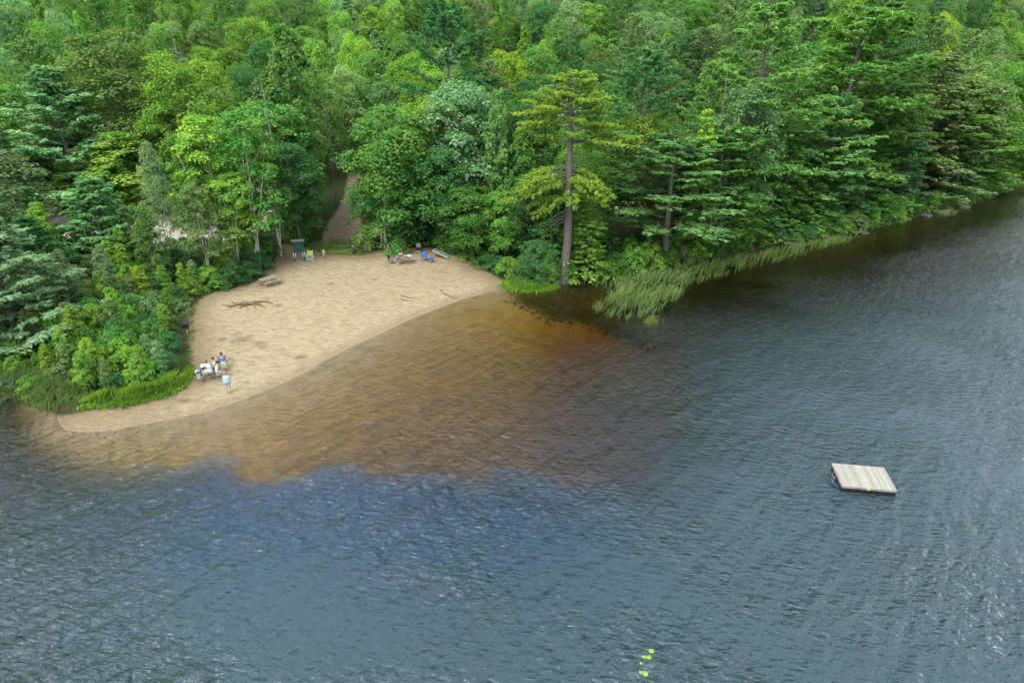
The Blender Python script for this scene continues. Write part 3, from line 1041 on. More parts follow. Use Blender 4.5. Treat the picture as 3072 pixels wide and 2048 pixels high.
TONE = {
    'bright': ('bright green', (0.201, 0.381, 0.069)), 'mid': ('mid green', (0.123, 0.265, 0.064)), 'deep': ('deep green', (0.077, 0.198, 0.069)),
    'dark': ('dark green', (0.058, 0.140, 0.054)), 'pale': ('pale green', (0.193, 0.337, 0.154)), 'olive': ('olive green', (0.168, 0.251, 0.096)),
    'yellow': ('yellow green', (0.234, 0.373, 0.058)), 'blue': ('blue green', (0.137, 0.271, 0.101)), 'grey': ('weathered', (0.576, 0.531, 0.798)),
}
TREES = []


def plant(kind, x, y, h, rad, tone, rz, g):
    p = PROTO[kind][int(g.integers(len(PROTO[kind])))]
    z = gz(x, y)
    nm, _, cat = WORD[kind]
    root = empty(nm, (x, y, z - 0.03), rz)
    sr, sh = rad / p['R'], h / p['H']
    root.scale = (sr, sr, sh)
    t = link(bpy.data.objects.new('trunk', p['trunk'])); t.parent = root
    c = t
    if p['crown']:
        c = link(bpy.data.objects.new('crown', p['crown'])); c.parent = root
    col = np.array(TONE[tone][1]) * g.uniform(0.76, 1.2) * np.array([g.uniform(0.88, 1.12), 1.0, g.uniform(0.85, 1.15)])
    if kind in ('pine', 'young_pine', 'hemlock'):
        col = col * 1.22
    c.color = (*col, 1)
    TREES.append(dict(kind=kind, tone=tone, x=x, y=y, z=z, h=h, r=rad, root=root, crown=c))
    return root


gt = np.random.default_rng(2024)
# trees that the photograph lets one tell apart: kind, foot (x, y), top y, crown width, tone
HAND = [
    ('young_pine', 50, 805, 502, 290, 'pale'), ('young_pine', 112, 705, 500, 170, 'deep'),
    ('young_pine', 262, 640, 412, 230, 'blue'), ('poplar', 300, 500, 305, 170, 'bright'), ('poplar', 192, 484, 365, 110, 'bright'),
    ('birch', 78, 650, 352, 210, 'olive'), ('birch', 5, 640, 430, 140, 'olive'), ('birch', 398, 640, 332, 85, 'pale'),
    ('birch', 592, 612, 248, 170, 'mid'), ('birch', 515, 606, 262, 170, 'bright'), ('birch', 462, 604, 330, 110, 'mid'), ('birch', 640, 590, 300, 120, 'mid'), ('birch', 556, 622, 395, 120, 'bright'),
    ('birch', 478, 640, 420, 110, 'olive'),
    ('maple', 688, 565, 330, 150, 'deep'), ('maple', 700, 528, 300, 110, 'deep'), ('maple', 655, 530, 240, 190, 'mid'),
    ('round_tree', 893, 568, 352, 160, 'mid'), ('maple', 925, 560, 250, 230, 'mid'), ('maple', 1010, 572, 330, 170, 'deep'), ('maple', 1065, 545, 195, 210, 'pale'),
    ('young_pine', 1146, 565, 215, 120, 'blue'), ('maple', 1090, 592, 430, 160, 'mid'), ('maple', 1160, 600, 440, 110, 'bright'), ('maple', 1225, 600, 400, 140, 'deep'),
    ('round_tree', 1235, 642, 555, 110, 'deep'), ('hemlock', 1352, 641, 480, 140, 'bright'), ('hemlock', 1372, 600, 400, 120, 'mid'),
    ('pine', 1530, 612, 330, 280, 'blue'), ('pine', 1640, 590, 300, 220, 'mid'), ('hemlock', 1603, 602, 262, 120, 'yellow'), ('maple', 1706, 572, 192, 150, 'pale'),
    ('hemlock', 1748, 580, 395, 120, 'bright'), ('hemlock', 1845, 560, 330, 200, 'mid'), ('hemlock', 1800, 566, 420, 150, 'deep'),
    ('pine', 1715, 545, 22, 240, 'mid'), ('pine', 1942, 545, 225, 160, 'pale'), ('pine', 1955, 520, 10, 260, 'mid'), ('pine', 2062, 515, 16, 250, 'mid'),
    ('hemlock', 1915, 548, 360, 160, 'mid'), ('hemlock', 1985, 536, 330, 170, 'deep'), ('hemlock', 2050, 520, 300, 180, 'mid'), ('hemlock', 2205, 484, 128, 230, 'olive'), ('hemlock', 2130, 496, 300, 150, 'deep'),
    ('pine', 2260, 466, 210, 180, 'mid'), ('hemlock', 2310, 448, 250, 130, 'mid'), ('maple', 2340, 424, 165, 150, 'yellow'), ('maple', 2400, 405, 130, 160, 'mid'), ('hemlock', 2285, 445, 240, 130, 'mid'), ('maple', 2250, 452, 180, 150, 'olive'), ('hemlock', 2235, 462, 330, 110, 'deep'), ('hemlock', 2330, 430, 300, 110, 'bright'), ('round_tree', 2325, 434, 385, 70, 'mid'), ('round_tree', 2290, 447, 400, 70, 'mid'), ('round_tree', 2255, 460, 415, 70, 'bright'), ('round_tree', 2355, 424, 370, 70, 'mid'), ('maple', 2300, 425, 150, 140, 'mid'), ('maple', 2370, 412, 200, 140, 'pale'),
    ('pine', 1455, 570, 118, 200, 'deep'), ('maple', 1475, 560, 255, 170, 'yellow'), ('pine', 1040, 500, 15, 190, 'deep'),
    ('snag', 1618, 560, 165, 70, 'grey'), ('snag', 652, 560, 195, 70, 'grey'), ('snag', 1722, 566, 300, 60, 'grey'), ('snag', 1650, 580, 270, 50, 'grey'), ('snag', 775, 480, 210, 60, 'grey'), ('snag', 460, 470, 40, 80, 'grey'),
    ('poplar', 700, 500, 60, 150, 'mid'), ('poplar', 640, 500, 175, 110, 'blue'), ('maple', 480, 480, 130, 190, 'bright'), ('young_pine', 185, 470, 165, 290, 'pale'), ('maple', 330, 430, 75, 230, 'olive'),
    ('maple', 110, 470, 330, 150, 'olive'), ('hemlock', 25, 520, 260, 120, 'olive'),
]
for kd, px, pb, pt, wd, tone in HAND:
    x, y, z = hit(px, pb)
    d = ray(px, pt)
    tt = y / d[1]
    htop = CAM_H + d[2] * tt - z
    dd = math.sqrt(x * x + y * y + (CAM_H - z) ** 2)
    rad = wd * SCL / FPX * dd / 2
    want = (1.0 + 0.55 * rad) if px > 1700 else 0.8
    for _ in range(14):
        s0 = sdist(land, [x, x + 0.1, x], [y, y, y + 0.1])
        if s0[0] >= want:
            break
        gx, gy = s0[1] - s0[0], s0[2] - s0[0]
        gl_ = math.hypot(gx, gy) + 1e-6
        x += 0.5 * gx / gl_; y += 0.5 * gy / gl_
    z = gz(x, y)
    plant(kd, x, y, max(1.5, htop), rad, tone, gt.uniform(0, 6.28), gt)

# the one great pine at the water's edge
def great_pine():
    g = np.random.default_rng(7)
    tr = MB(); lv = Leaves(); dead = MB(); DB = []
    H = 20.6
    ax = lambda z: np.array([0.34 * min(1, z / 4.0) - 0.15 * max(0, (z - 9) / 12), 0.0, z])
    zs = [-0.5, 0.15, 0.7, 1.6, 4, 7, 10, 13, 16, 18.5, H]
    rs = [0.85, 0.66, 0.52, 0.46, 0.42, 0.39, 0.34, 0.27, 0.19, 0.11, 0.03]
    tr.tube([ax(z) for z in zs], rs, 14)
    for k in range(5):
        a = k * 1.25 + 0.4
        tr.tube([(math.cos(a) * 0.3, math.sin(a) * 0.3, 0.7), (math.cos(a) * 0.75, math.sin(a) * 0.75, 0.12), (math.cos(a) * 1.25, math.sin(a) * 1.25, -0.15)], [0.22, 0.16, 0.08], 6)
    B = []
    # lower hanging boughs
    for z, a, L, dr in ((11.6, 180, 4.2, -0.5), (11.2, 200, 5.4, -0.52), (10.8, 165, 5.0, -0.55), (10.3, 215, 4.6, -0.5), (9.6, 190, 5.8, -0.45), (9.0, 230, 3.6, -0.5), (8.6, 172, 4.2, -0.5), (10.0, 140, 3.6, -0.5), (8.2, 205, 3.4, -0.5),
                         (11.6, 350, 3.4, -0.75), (11.1, 320, 3.8, -0.7), (10.5, 340, 4.6, -0.6), (9.9, 10, 4.2, -0.6), (9.3, 330, 3.8, -0.55), (10.8, 300, 2.6, -0.6), (9.6, 270, 2.4, -0.6)):
        B.append((z, a, L, 14, dr, 1.35))
    # middle tiers
    for z, a, L in ((14.2, 0, 6.6), (14.4, 335, 5.2), (14.0, 22, 5.4), (14.8, 350, 4.4), (13.6, 345, 3.6), (14.6, 195, 3.2), (14.2, 165, 3.0), (15.2, 15, 4.6), (15.6, 180, 4.4), (15.9, 200, 4.8), (16.3, 170, 5.0), (16.0, 340, 3.6),
                    (16.8, 185, 4.2), (16.6, 10, 3.4), (15.0, 270, 2.6), (15.8, 90, 3.2), (16.4, 280, 2.6)):
        B.append((z, a, L, 4, -0.07, 1.2))
    z = 17.0
    while z < H - 0.3:
        for b in range(5):
            B.append((z, b * 72 + g.uniform(0, 72), (H - z) * 0.72 + 0.7 + g.uniform(-0.2, 0.9), 16, -0.04, 1.1))
        z += 0.6
    for z, a, L, el, dr, dn in B:
        bough(g, tr, lv, ax(z), R(a + g.uniform(-6, 6)), L * g.uniform(0.92, 1.08), R(el + g.uniform(-5, 5)), dr, int((8 + L * 6.5) * dn), 5, 5, 0.30, 0.11, 0.02 + 0.014 * L, 0.22, 0.6, 0.35)
    for z, a, L, e in ((12.6, 15, 1.9, -0.45), (12.7, 340, 2.0, 0.05), (12.2, 195, 2.2, -0.5), (11.9, 170, 1.8, -0.7), (7.6, 200, 2.6, -0.5), (7.2, 180, 2.2, -0.6), (8.0, 330, 1.3, -0.6), (7.0, 215, 2.4, -0.4), (6.6, 190, 1.8, -0.6)):
        p = ax(z); dv = np.array([math.cos(R(a)), math.sin(R(a)), e])
        dead.tube([p, p + dv * L * 0.5 + UP * 0.1, p + dv * L], [0.07, 0.045, 0.012], 5)
        dead.tube([p + dv * L * 0.5 + UP * 0.1, p + dv * L * 0.8 + np.array([0.1, 0.2, 0.25])], [0.03, 0.01], 4)
        DB.append(dead)
        dead = MB()
    x, y, z = hit(1293, 644)
    root = empty('pine_tree', (x, y, z - 0.02))
    t = link(bpy.data.objects.new('trunk', tr.mesh('trunk', M['pine_bark'], True))); t.parent = root
    c = link(bpy.data.objects.new('crown', lv.mesh('crown', M['needle']))); c.parent = root
    c.color = (0.235, 0.37, 0.065, 1)
    for q_ in DB:
        q_.build('dead_branch', M['dead_wood'], root, True)
    sg = MB().box((0.02, -0.50, 1.9), (0.16, 0.02, 0.26)).build('trunk_sign', M['white_plastic'], root)
    tag(root, 'lone great yellow-green pine with long bare trunk at the water beside the beach', 'tree')
    return x, y


BP = great_pine()
HANDXY = [(t['x'], t['y'], t['r']) for t in TREES] + [(BP[0], BP[1], 3.0)]

# lines of sight the photograph leaves open
CAR1 = hit(1437, 492); CAR2 = hit(2103, 338)
OPEN = [hit(790, 470) + (1.2,), hit(800, 500) + (2.0,), hit(780, 540) + (2.5,), (CAR1[0], CAR1[1], CAR1[2] + 0.8, 1.2), (CAR2[0], CAR2[1], CAR2[2] + 0.8, 0.5),
        hit(430, 745) + (0.5,), hit(430, 728) + (0.4,), hit(175, 500) + (1.5,), hit(405, 500) + (2.0,), hit(400, 540) + (2.0,), hit(612, 480) + (0.5,), hit(420, 470) + (0.8,), hit(190, 540) + (0.6,)]


def blocks(x, y, h, r, z0):
    for ox, oy, oz, tol in OPEN:
        L = math.hypot(ox, oy)
        t = (x * ox + y * oy) / (L * L)
        if t >= 0.995 or t < 0.3:
            if math.hypot(x - ox, y - oy) < tol + 0.5:
                return True
            continue
        lat = abs(x * oy - y * ox) / L
        zr = CAM_H + (oz - CAM_H) * t
        if lat < r * 0.85 + tol * 0.5 and z0 - 0.2 < zr < z0 + h * 0.97:
            return True
    return False


# the rest of the wood
pts = []
gi = np.random.default_rng(99)
cand = []
for yy in np.arange(62, 215, 2.0):
    for xx in np.arange(-140, 150, 2.0):
        cand.append((xx + gi.uniform(-1, 1), yy + gi.uniform(-1, 1)))
cand = np.array(cand)
okc = (sdist(land, cand[:, 0], cand[:, 1]) > 2.6) & (sdist(beach, cand[:, 0], cand[:, 1]) < -2.0) & (sdist(track, cand[:, 0], cand[:, 1]) < -2.2) & (sdist(lot, cand[:, 0], cand[:, 1]) < -1.0) & (sdist(lawn, cand[:, 0], cand[:, 1]) < -1.5)
okc &= np.abs(cand[:, 0]) < cand[:, 1] * 0.78 + 6
cand = cand[okc]
order = gi.permutation(len(cand))
zc = ground_z(cand[:, 0], cand[:, 1])
placed = []
for i in order:
    x, y = cand[i]; z = float(zc[i])
    rr = math.hypot(x, y)
    sp = 4.3 if rr < 95 else 4.9 if rr < 130 else 5.6
    if any((x - a) ** 2 + (y - b) ** 2 < sp * sp for a, b in placed):
        continue
    if any((x - a) ** 2 + (y - b) ** 2 < max(2.2, 0.75 * r) ** 2 for a, b, r in HANDXY):
        continue
    px, py = proj(x, y, z + 8)
    right = smooth(1250, 1750, px)
    pc = 0.24 + 0.42 * right * smooth(150, 90, rr) + 0.16 * wob(x, y, 0.07)
    u = gi.random()
    if u < pc:
        kd = ('pine', 'hemlock', 'pine', 'young_pine')[int(gi.integers(4))] if right > 0.5 else ('pine', 'hemlock', 'hemlock', 'young_pine')[int(gi.integers(4))]
    else:
        kd = ('maple', 'maple', 'maple', 'maple', 'poplar')[int(gi.integers(5))]
    if kd == 'maple':
        h, r = gi.uniform(11.5, 17), gi.uniform(2.9, 4.6)
        tone = ('bright', 'mid', 'mid', 'pale', 'deep', 'olive', 'yellow', 'mid', 'pale', 'bright', 'deep')[int(gi.integers(11))]
    elif kd == 'poplar':
        h, r = gi.uniform(11, 16), gi.uniform(1.9, 2.8)
        tone = ('bright', 'mid', 'pale')[int(gi.integers(3))]
    elif kd == 'pine':
        h, r = gi.uniform(16, 23), gi.uniform(3.0, 4.2)
        tone = ('blue', 'deep', 'mid', 'olive')[int(gi.integers(4))]
    elif kd == 'young_pine':
        h, r = gi.uniform(7, 13), gi.uniform(2.0, 3.0)
        tone = ('blue', 'deep', 'bright')[int(gi.integers(3))]
    else:
        h, r = gi.uniform(10, 17), gi.uniform(2.3, 3.6)
        tone = ('dark', 'deep', 'mid')[int(gi.integers(3))]
    if px < 640 and rr < 98:          # low growth in front of the gravel lot
        h *= 0.62; r *= 0.75
    if blocks(x, y, h, r, z):
        continue
    placed.append((x, y))
    plant(kd, x, y, h, r, tone, gi.uniform(0, 6.28), gi)

# shrubs: left thicket, back of the beach, right shore
THICK_PX = [(-60, 880), (20, 885), (110, 905), (190, 905), (300, 892), (395, 868), (422, 840), (418, 790), (420, 740), (424, 700), (470, 670), (560, 640), (600, 618), (610, 590), (560, 590), (470, 610), (380, 640), (280, 660), (150, 720), (-60, 760)]
thick = poly(THICK_PX, 0.7)
sp_ = []
for yy in np.arange(44, 95, 0.9):
    for xx in np.arange(-50, 0, 0.9):
        sp_.append((xx + gi.uniform(-0.45, 0.45), yy + gi.uniform(-0.45, 0.45)))
sp_ = np.array(sp_)
sp_ = sp_[inside(thick, sp_[:, 0], sp_[:, 1])]
got = []
for x, y in sp_[gi.permutation(len(sp_))]:
    if any((x - a) ** 2 + (y - b) ** 2 < 1.75 ** 2 for a, b in got):
        continue
    e = float(-max(sdist(beach, [x], [y])[0], -99)); e2 = float(sdist(land, [x], [y])[0])
    near = min(e, e2)
    h = min(3.4, 0.9 + 0.36 * near) * gi.uniform(0.7, 1.25)
    if blocks(x, y, h, 1.2, gz(x, y)):
        continue
    got.append((x, y))
    plant('shrub', x, y, h, min(2.1, 0.75 + 0.36 * h) * gi.uniform(0.85, 1.2), ('bright', 'mid', 'deep', 'bright', 'olive', 'bright', 'pale')[int(gi.integers(7))], gi.uniform(0, 6.28), gi)
for k in range(95):
    i = int(gi.integers(len(got)))
    x, y = got[i][0] + gi.uniform(-1, 1), got[i][1] + gi.uniform(-1, 1)
    e = float(min(-sdist(beach, [x], [y])[0], sdist(land, [x], [y])[0]))
    if e < 1.5 or not inside(thick, [x], [y])[0]:
        continue
    h = min(5.6, 1.9 + 0.42 * e) * gi.uniform(0.75, 1.2)
    if blocks(x, y, h, 1.0, gz(x, y)):
        continue
    plant(('poplar', 'birch', 'poplar')[int(gi.integers(3))], x, y, h, h * gi.uniform(0.2, 0.28), ('bright', 'olive', 'pale', 'bright', 'yellow', 'olive')[int(gi.integers(6))], gi.uniform(0, 6.28), gi)
SHR = [(1085, 597, 36, 70, 'bright'), (1112, 612, 34, 66, 'mid'), (1140, 622, 36, 60, 'deep'), (1165, 634, 40, 60, 'bright'), (1195, 640, 52, 60, 'mid'), (1220, 648, 48, 56, 'deep'), (1258, 646, 60, 60, 'bright'),
       (1060, 580, 40, 80, 'deep'), (1020, 572, 46, 70, 'mid'), (985, 560, 36, 66, 'deep'), (935, 560, 36, 60, 'mid'), (1310, 646, 40, 50, 'mid'),
       (1385, 640, 40, 60, 'bright'), (1420, 632, 50, 66, 'mid'), (1450, 628, 60, 70, 'bright'), (1490, 622, 66, 70, 'bright'), (1520, 618, 40, 60, 'mid'), (1560, 612, 46, 60, 'olive'), (1590, 606, 40, 66, 'mid'),
       (690, 556, 46, 50, 'mid'), (625, 592, 46, 60, 'mid'), (600, 622, 40, 66, 'deep'), (570, 640, 38, 70, 'deep'), (530, 652, 40, 70, 'deep'), (505, 660, 30, 56, 'mid'),
       (660, 545, 60, 70, 'mid')]
for px, py, hp, wp, tone in SHR:
    x, y, z = hit(px, py)
    dd = math.sqrt(x * x + y * y + (CAM_H - z) ** 2); k = SCL / FPX * dd
    plant('shrub', x, y, hp * k * 1.05, wp * k / 2, tone, gi.uniform(0, 6.28), gi)
seg = shore[30:44]
for i in range(len(seg) - 1):
    a, b = seg[i], seg[i + 1]
    L = float(np.hypot(*(b - a))); nrm = np.array([-(b - a)[1], (b - a)[0]]) / L
    if nrm[1] < 0:
        nrm = -nrm
    for k in range(int(L / 1.7)):
        q = a + (b - a) * (k + gi.uniform(0.1, 0.9)) / max(1, int(L / 1.7)) + nrm * gi.uniform(0.5, 1.6)
        plant('shrub', q[0], q[1], gi.uniform(1.0, 2.8), gi.uniform(0.9, 1.7), ('bright', 'mid', 'deep', 'mid', 'olive')[int(gi.integers(5))], gi.uniform(0, 6.28), gi)
# undergrowth inside the wood's front edge
for k in range(90):
    px = gi.uniform(840, 2300); 
    base_y = np.interp(px, [840, 1060, 1200, 1300, 1560, 1950, 2300], [566, 570, 610, 640, 606, 535, 445])
    x, y, z = hit(px, base_y - gi.uniform(8, 45))
    if sdist(land, [x], [y])[0] < 1.5 or sdist(track, [x], [y])[0] > -1.5 or sdist(beach, [x], [y])[0] > -1 or blocks(x, y, 1.5, 1, z):
        continue
    plant('shrub', x, y, gi.uniform(1.2, 3.0), gi.uniform(1.0, 1.8), ('bright', 'mid', 'deep', 'dark')[int(gi.integers(4))], gi.uniform(0, 6.28), gi)
# ------------------------------------------------------------------ small things
def at_px(px, py, h=0.0):
    """plan position of something standing h above the land where the photograph shows it"""
    return Vector(march(px, py, h))


def from_src(x, y, h=0.0):
    return at_px(x / SCL, y / SCL, h)


def table(name, L, W, loc, yaw, wood, label):
    t = empty(name, loc, yaw)
    n = 5
    pw = W / n
    tilt = 0
    me_top = MB().box((0, 0, 0), (pw - 0.012, L, 0.04), None, 0.005).mesh('tabletop_plank', wood)
    me_b = MB().box((0, 0, 0), (0.125, L, 0.04), None, 0.005).mesh('bench_plank', wood)
    for i in range(n):
        o = link(bpy.data.objects.new('tabletop_plank', me_top)); o.parent = t
        o.location = (-W / 2 + pw * (i + 0.5), 0, 0.74)
    for s in (-1, 1):
        for j in range(2):
            o = link(bpy.data.objects.new('bench_plank', me_b)); o.parent = t
            o.location = (s * (0.575 + 0.135 * j), 0, 0.44)
    for e in (-1, 1):
        y = e * (L / 2 - 0.28)
        MB().box((0, y - 0.044 * e, 0.395), (1.48, 0.04, 0.05 + 0.04)).build('seat_beam', wood, t)
        MB().box((0, y - 0.044 * e, 0.69), (W - 0.06, 0.04, 0.055)).build('top_beam', wood, t)
        for s in (-1, 1):
            MB().bar((s * 0.22, y, 0.715), (s * 0.62, y, 0.0), 0.042, 0.09, (0, 0, 1)).build('leg', wood, t)
        MB().bar((0, y - 0.07 * e, 0.40), (0, y - 0.52 * e, 0.70), 0.04, 0.07).build('brace', wood, t)
    tag(t, label, 'picnic table')
    return t


# table by the water with the people
YAW1 = R(28)
ROT1 = Matrix.Rotation(YAW1, 4, 'Z')
f1 = from_src(624, 1121, 0.75)
T1 = f1 + ROT1 @ Vector((0, 0.91, 0)); T1.z = gz(T1.x, T1.y)
table('picnic_table', 1.83, 0.76, T1, YAW1, M['old_wood'], 'weathered picnic table nearest the water, with people seated and cloths on it')


def loc1(x, y, z=0.0):
    v = T1 + ROT1 @ Vector((x, y, 0))
    v.z = T1.z + z
    return v


a, b = from_src(740 + 265 / 5.6, 680 + 905 / 5.6, 0.75), from_src(740 + 520 / 5.6, 680 + 835 / 5.6, 0.75)
yaw2 = math.atan2((b - a).y, (b - a).x) - math.pi / 2
c2 = from_src(740 + 365 / 5.6, 680 + 857 / 5.6, 0.75); c2.z -= 0.75
table('picnic_table', 1.9, 0.76, c2, yaw2, M['table_wood'], 'empty brown picnic table at the left back edge of the sand')
a, b = from_src(1140 + 290 / 5.6, 700 + 458 / 5.6, 0.45), from_src(1140 + 530 / 5.6, 700 + 437 / 5.6, 0.45)
yaw3 = math.atan2((b - a).y, (b - a).x) - math.pi / 2
c3 = from_src(1140 + 400 / 5.6, 700 + 380 / 5.6, 0.75); c3.z -= 0.75
table('picnic_table', 1.9, 0.76, c3, yaw3, M['table_wood'], 'picnic table below the trees carrying the red cooler and white towel')
R3 = Matrix.Rotation(yaw3, 4, 'Z')


def loc3(x, y, z=0.0):
    v = c3 + R3 @ Vector((x, y, 0)); v.z = c3.z + z
    return v


# cloths: thin draped sheets with folds
def cloth(name, loc, yaw, L, W, mat, label, cat, hang=0.25, seed=1, thick=0.012):
    g = np.random.default_rng(seed)
    k = 9
    vs, fs = [], []
    for i in range(k):
        for j in range(k):
            u, v = i / (k - 1) - 0.5, j / (k - 1) - 0.5
            x = u * W + 0.02 * math.sin(9 * v + seed); y = v * L + 0.02 * math.sin(8 * u)
            z = 0.012 + 0.012 * math.sin(11 * u + 5 * v + seed) + 0.01 * g.random()
            if hang and v > 0.28:
                dz = (v - 0.28) * L
                y = 0.28 * L + dz * 0.10; z -= dz * 0.95
            vs.append((x, y, z))
    nn = len(vs)
    vs += [(x, y, z + thick) for x, y, z in vs]
    for i in range(k - 1):
        for j in range(k - 1):
            q = (i * k + j, i * k + j + 1, (i + 1) * k + j + 1, (i + 1) * k + j)
            fs.append(q); fs.append(tuple(p + nn for p in reversed(q)))
    rim = [(i * k) for i in range(k)] + [(k - 1) * k + j for j in range(1, k)] + [i * k + k - 1 for i in range(k - 2, -1, -1)] + [j for j in range(k - 2, 0, -1)]
    for p, q in zip(rim, rim[1:] + rim[:1]):
        fs.append((p, q, q + nn, p + nn))
    o = MB().add(vs, fs).build(name, mat, None, True)
    o.location = loc; o.rotation_euler = (0, 0, yaw)
    tag(o, label, cat)
    return o


cloth('towel', loc1(-0.02, 0.42, 0.76), YAW1, 0.9, 0.66, M['white_cloth'], 'white cloth spread over the far half of the people\'s table', 'towel', 0, 3)
cloth('towel', loc1(0.13, -0.50, 0.765), YAW1 - math.pi / 2, 0.62, 0.42, M['pale_blue_cloth'], 'pale blue towel over the near right edge of the people\'s table', 'towel', 0.2, 5)
cloth('towel', loc3(0.10, 0.62, 0.76), yaw3 - math.pi / 2 + 0.1, 0.86, 0.50, M['white_cloth'], 'white towel hanging over the end of the table beside the red cooler', 'towel', 0.2, 6)
cloth('towel', loc3(0.0, 0.14, 0.76), yaw3, 0.34, 0.3, M['pale_blue_cloth'], 'small folded pale blue towel between red cooler and white towel', 'towel', 0, 7, 0.05)


def bag(name, loc, yaw, s, mat, mat2, label):
    t = empty(name, loc, yaw)
    rg = []
    for z, k in ((0.0, 0.86), (0.12, 1.0), (0.7, 0.97), (0.92, 0.8), (1.0, 0.45)):
        rg.append([(s[0] / 2 * k * math.copysign(abs(math.cos(a_)) ** 0.5, math.cos(a_)), s[1] / 2 * k * math.copysign(abs(math.sin(a_)) ** 0.5, math.sin(a_)), s[2] * z) for a_ in [2 * math.pi * i / 16 for i in range(16)]])
    MB().rings(rg).build('bag_body', mat, t, True)
    MB().tube([(-s[0] * 0.3, 0, s[2] * 0.95), (-s[0] * 0.2, 0, s[2] * 1.25), (s[0] * 0.2, 0, s[2] * 1.25), (s[0] * 0.3, 0, s[2] * 0.95)], 0.012, 6).build('handle', mat2, t, True)
    MB().box((0, -s[1] / 2 - 0.003, s[2] * 0.45), (s[0] * 0.5, 0.012, s[2] * 0.4)).build('front_pocket', mat2, t)
    tag(t, label, 'bag')
    return t


bag('bag', loc1(-0.19, 0.02, 0.762), YAW1 + 0.5, (0.42, 0.2, 0.10), M['dark_cloth'], M['black_plastic'], 'flat black bag lying on the people\'s picnic table')
bag('bag', loc1(-0.66, 0.10, 0.462), YAW1, (0.34, 0.26, 0.26), M['pale_blue_cloth'], M['dark_cloth'], 'pale blue cooler bag with black front on the left bench')


def bottle(loc, label):
    t = empty('bottle', loc)
    rg = [[(r_ * math.cos(k * math.pi / 5), r_ * math.sin(k * math.pi / 5), z) for k in range(10)] for z, r_ in ((0, 0.04), (0.02, 0.045), (0.19, 0.045), (0.24, 0.022), (0.27, 0.02))]
    MB().rings(rg).build('bottle_body', M['dark_metal'], t, True)
    MB().tube([(0, 0, 0.271), (0, 0, 0.31)], 0.024, 10).build('cap', M['black_plastic'], t)
    tag(t, label, 'bottle')


bottle(loc1(0.1, 0.82, 0.80), 'tall black bottle at the far end of the people\'s table')


def sandal(loc, yaw, label):
    t = empty('sandal', loc, yaw)
    ou = [(0.045 * math.cos(a_) * (1.0 + 0.15 * math.sin(a_)), 0.13 * math.sin(a_)) for a_ in [2 * math.pi * i / 14 for i in range(14)]]
    MB().rings([[(x, y, 0.0) for x, y in ou], [(x, y, 0.025) for x, y in ou]]).build('sole', M['black_plastic'], t)
    MB().tube([(-0.045, 0.0, 0.02), (-0.03, 0.03, 0.055), (0, 0.06, 0.06), (0.03, 0.03, 0.055), (0.045, 0.0, 0.02)], 0.01, 6).build('strap', M['dark_cloth'], t, True)
    tag(t, label, 'sandal')


for q, (zx, zy) in enumerate(((350, 815), (418, 812))):
    p = from_src(540 + zx / 7.84, 1020 + zy / 7.84)
    sandal(p, 1.1 + 0.5 * q, ('black sandal left on the sand nearer the grass', 'black sandal left on the sand nearer the table bench')[q])


# ------------------------------------------------------------------ people
def skin_obj(name, verts, edges, radii, mat, parent, root=0, lev=1):
    me = bpy.data.meshes.new(name)
    me.from_pydata([tuple(v) for v in verts], edges, [])
    me.materials.append(mat)
    o = link(bpy.data.objects.new(name, me))
    o.parent = parent
    o.modifiers.new('skin', 'SKIN').use_smooth_shade = True
    for i, r_ in enumerate(radii):
        sv = me.skin_vertices[0].data[i]
        sv.radius = r_ if hasattr(r_, '__len__') else (r_, r_)
        sv.use_root = (i == root)
    s = o.modifiers.new('sub', 'SUBSURF'); s.levels = lev; s.render_levels = lev
    return o


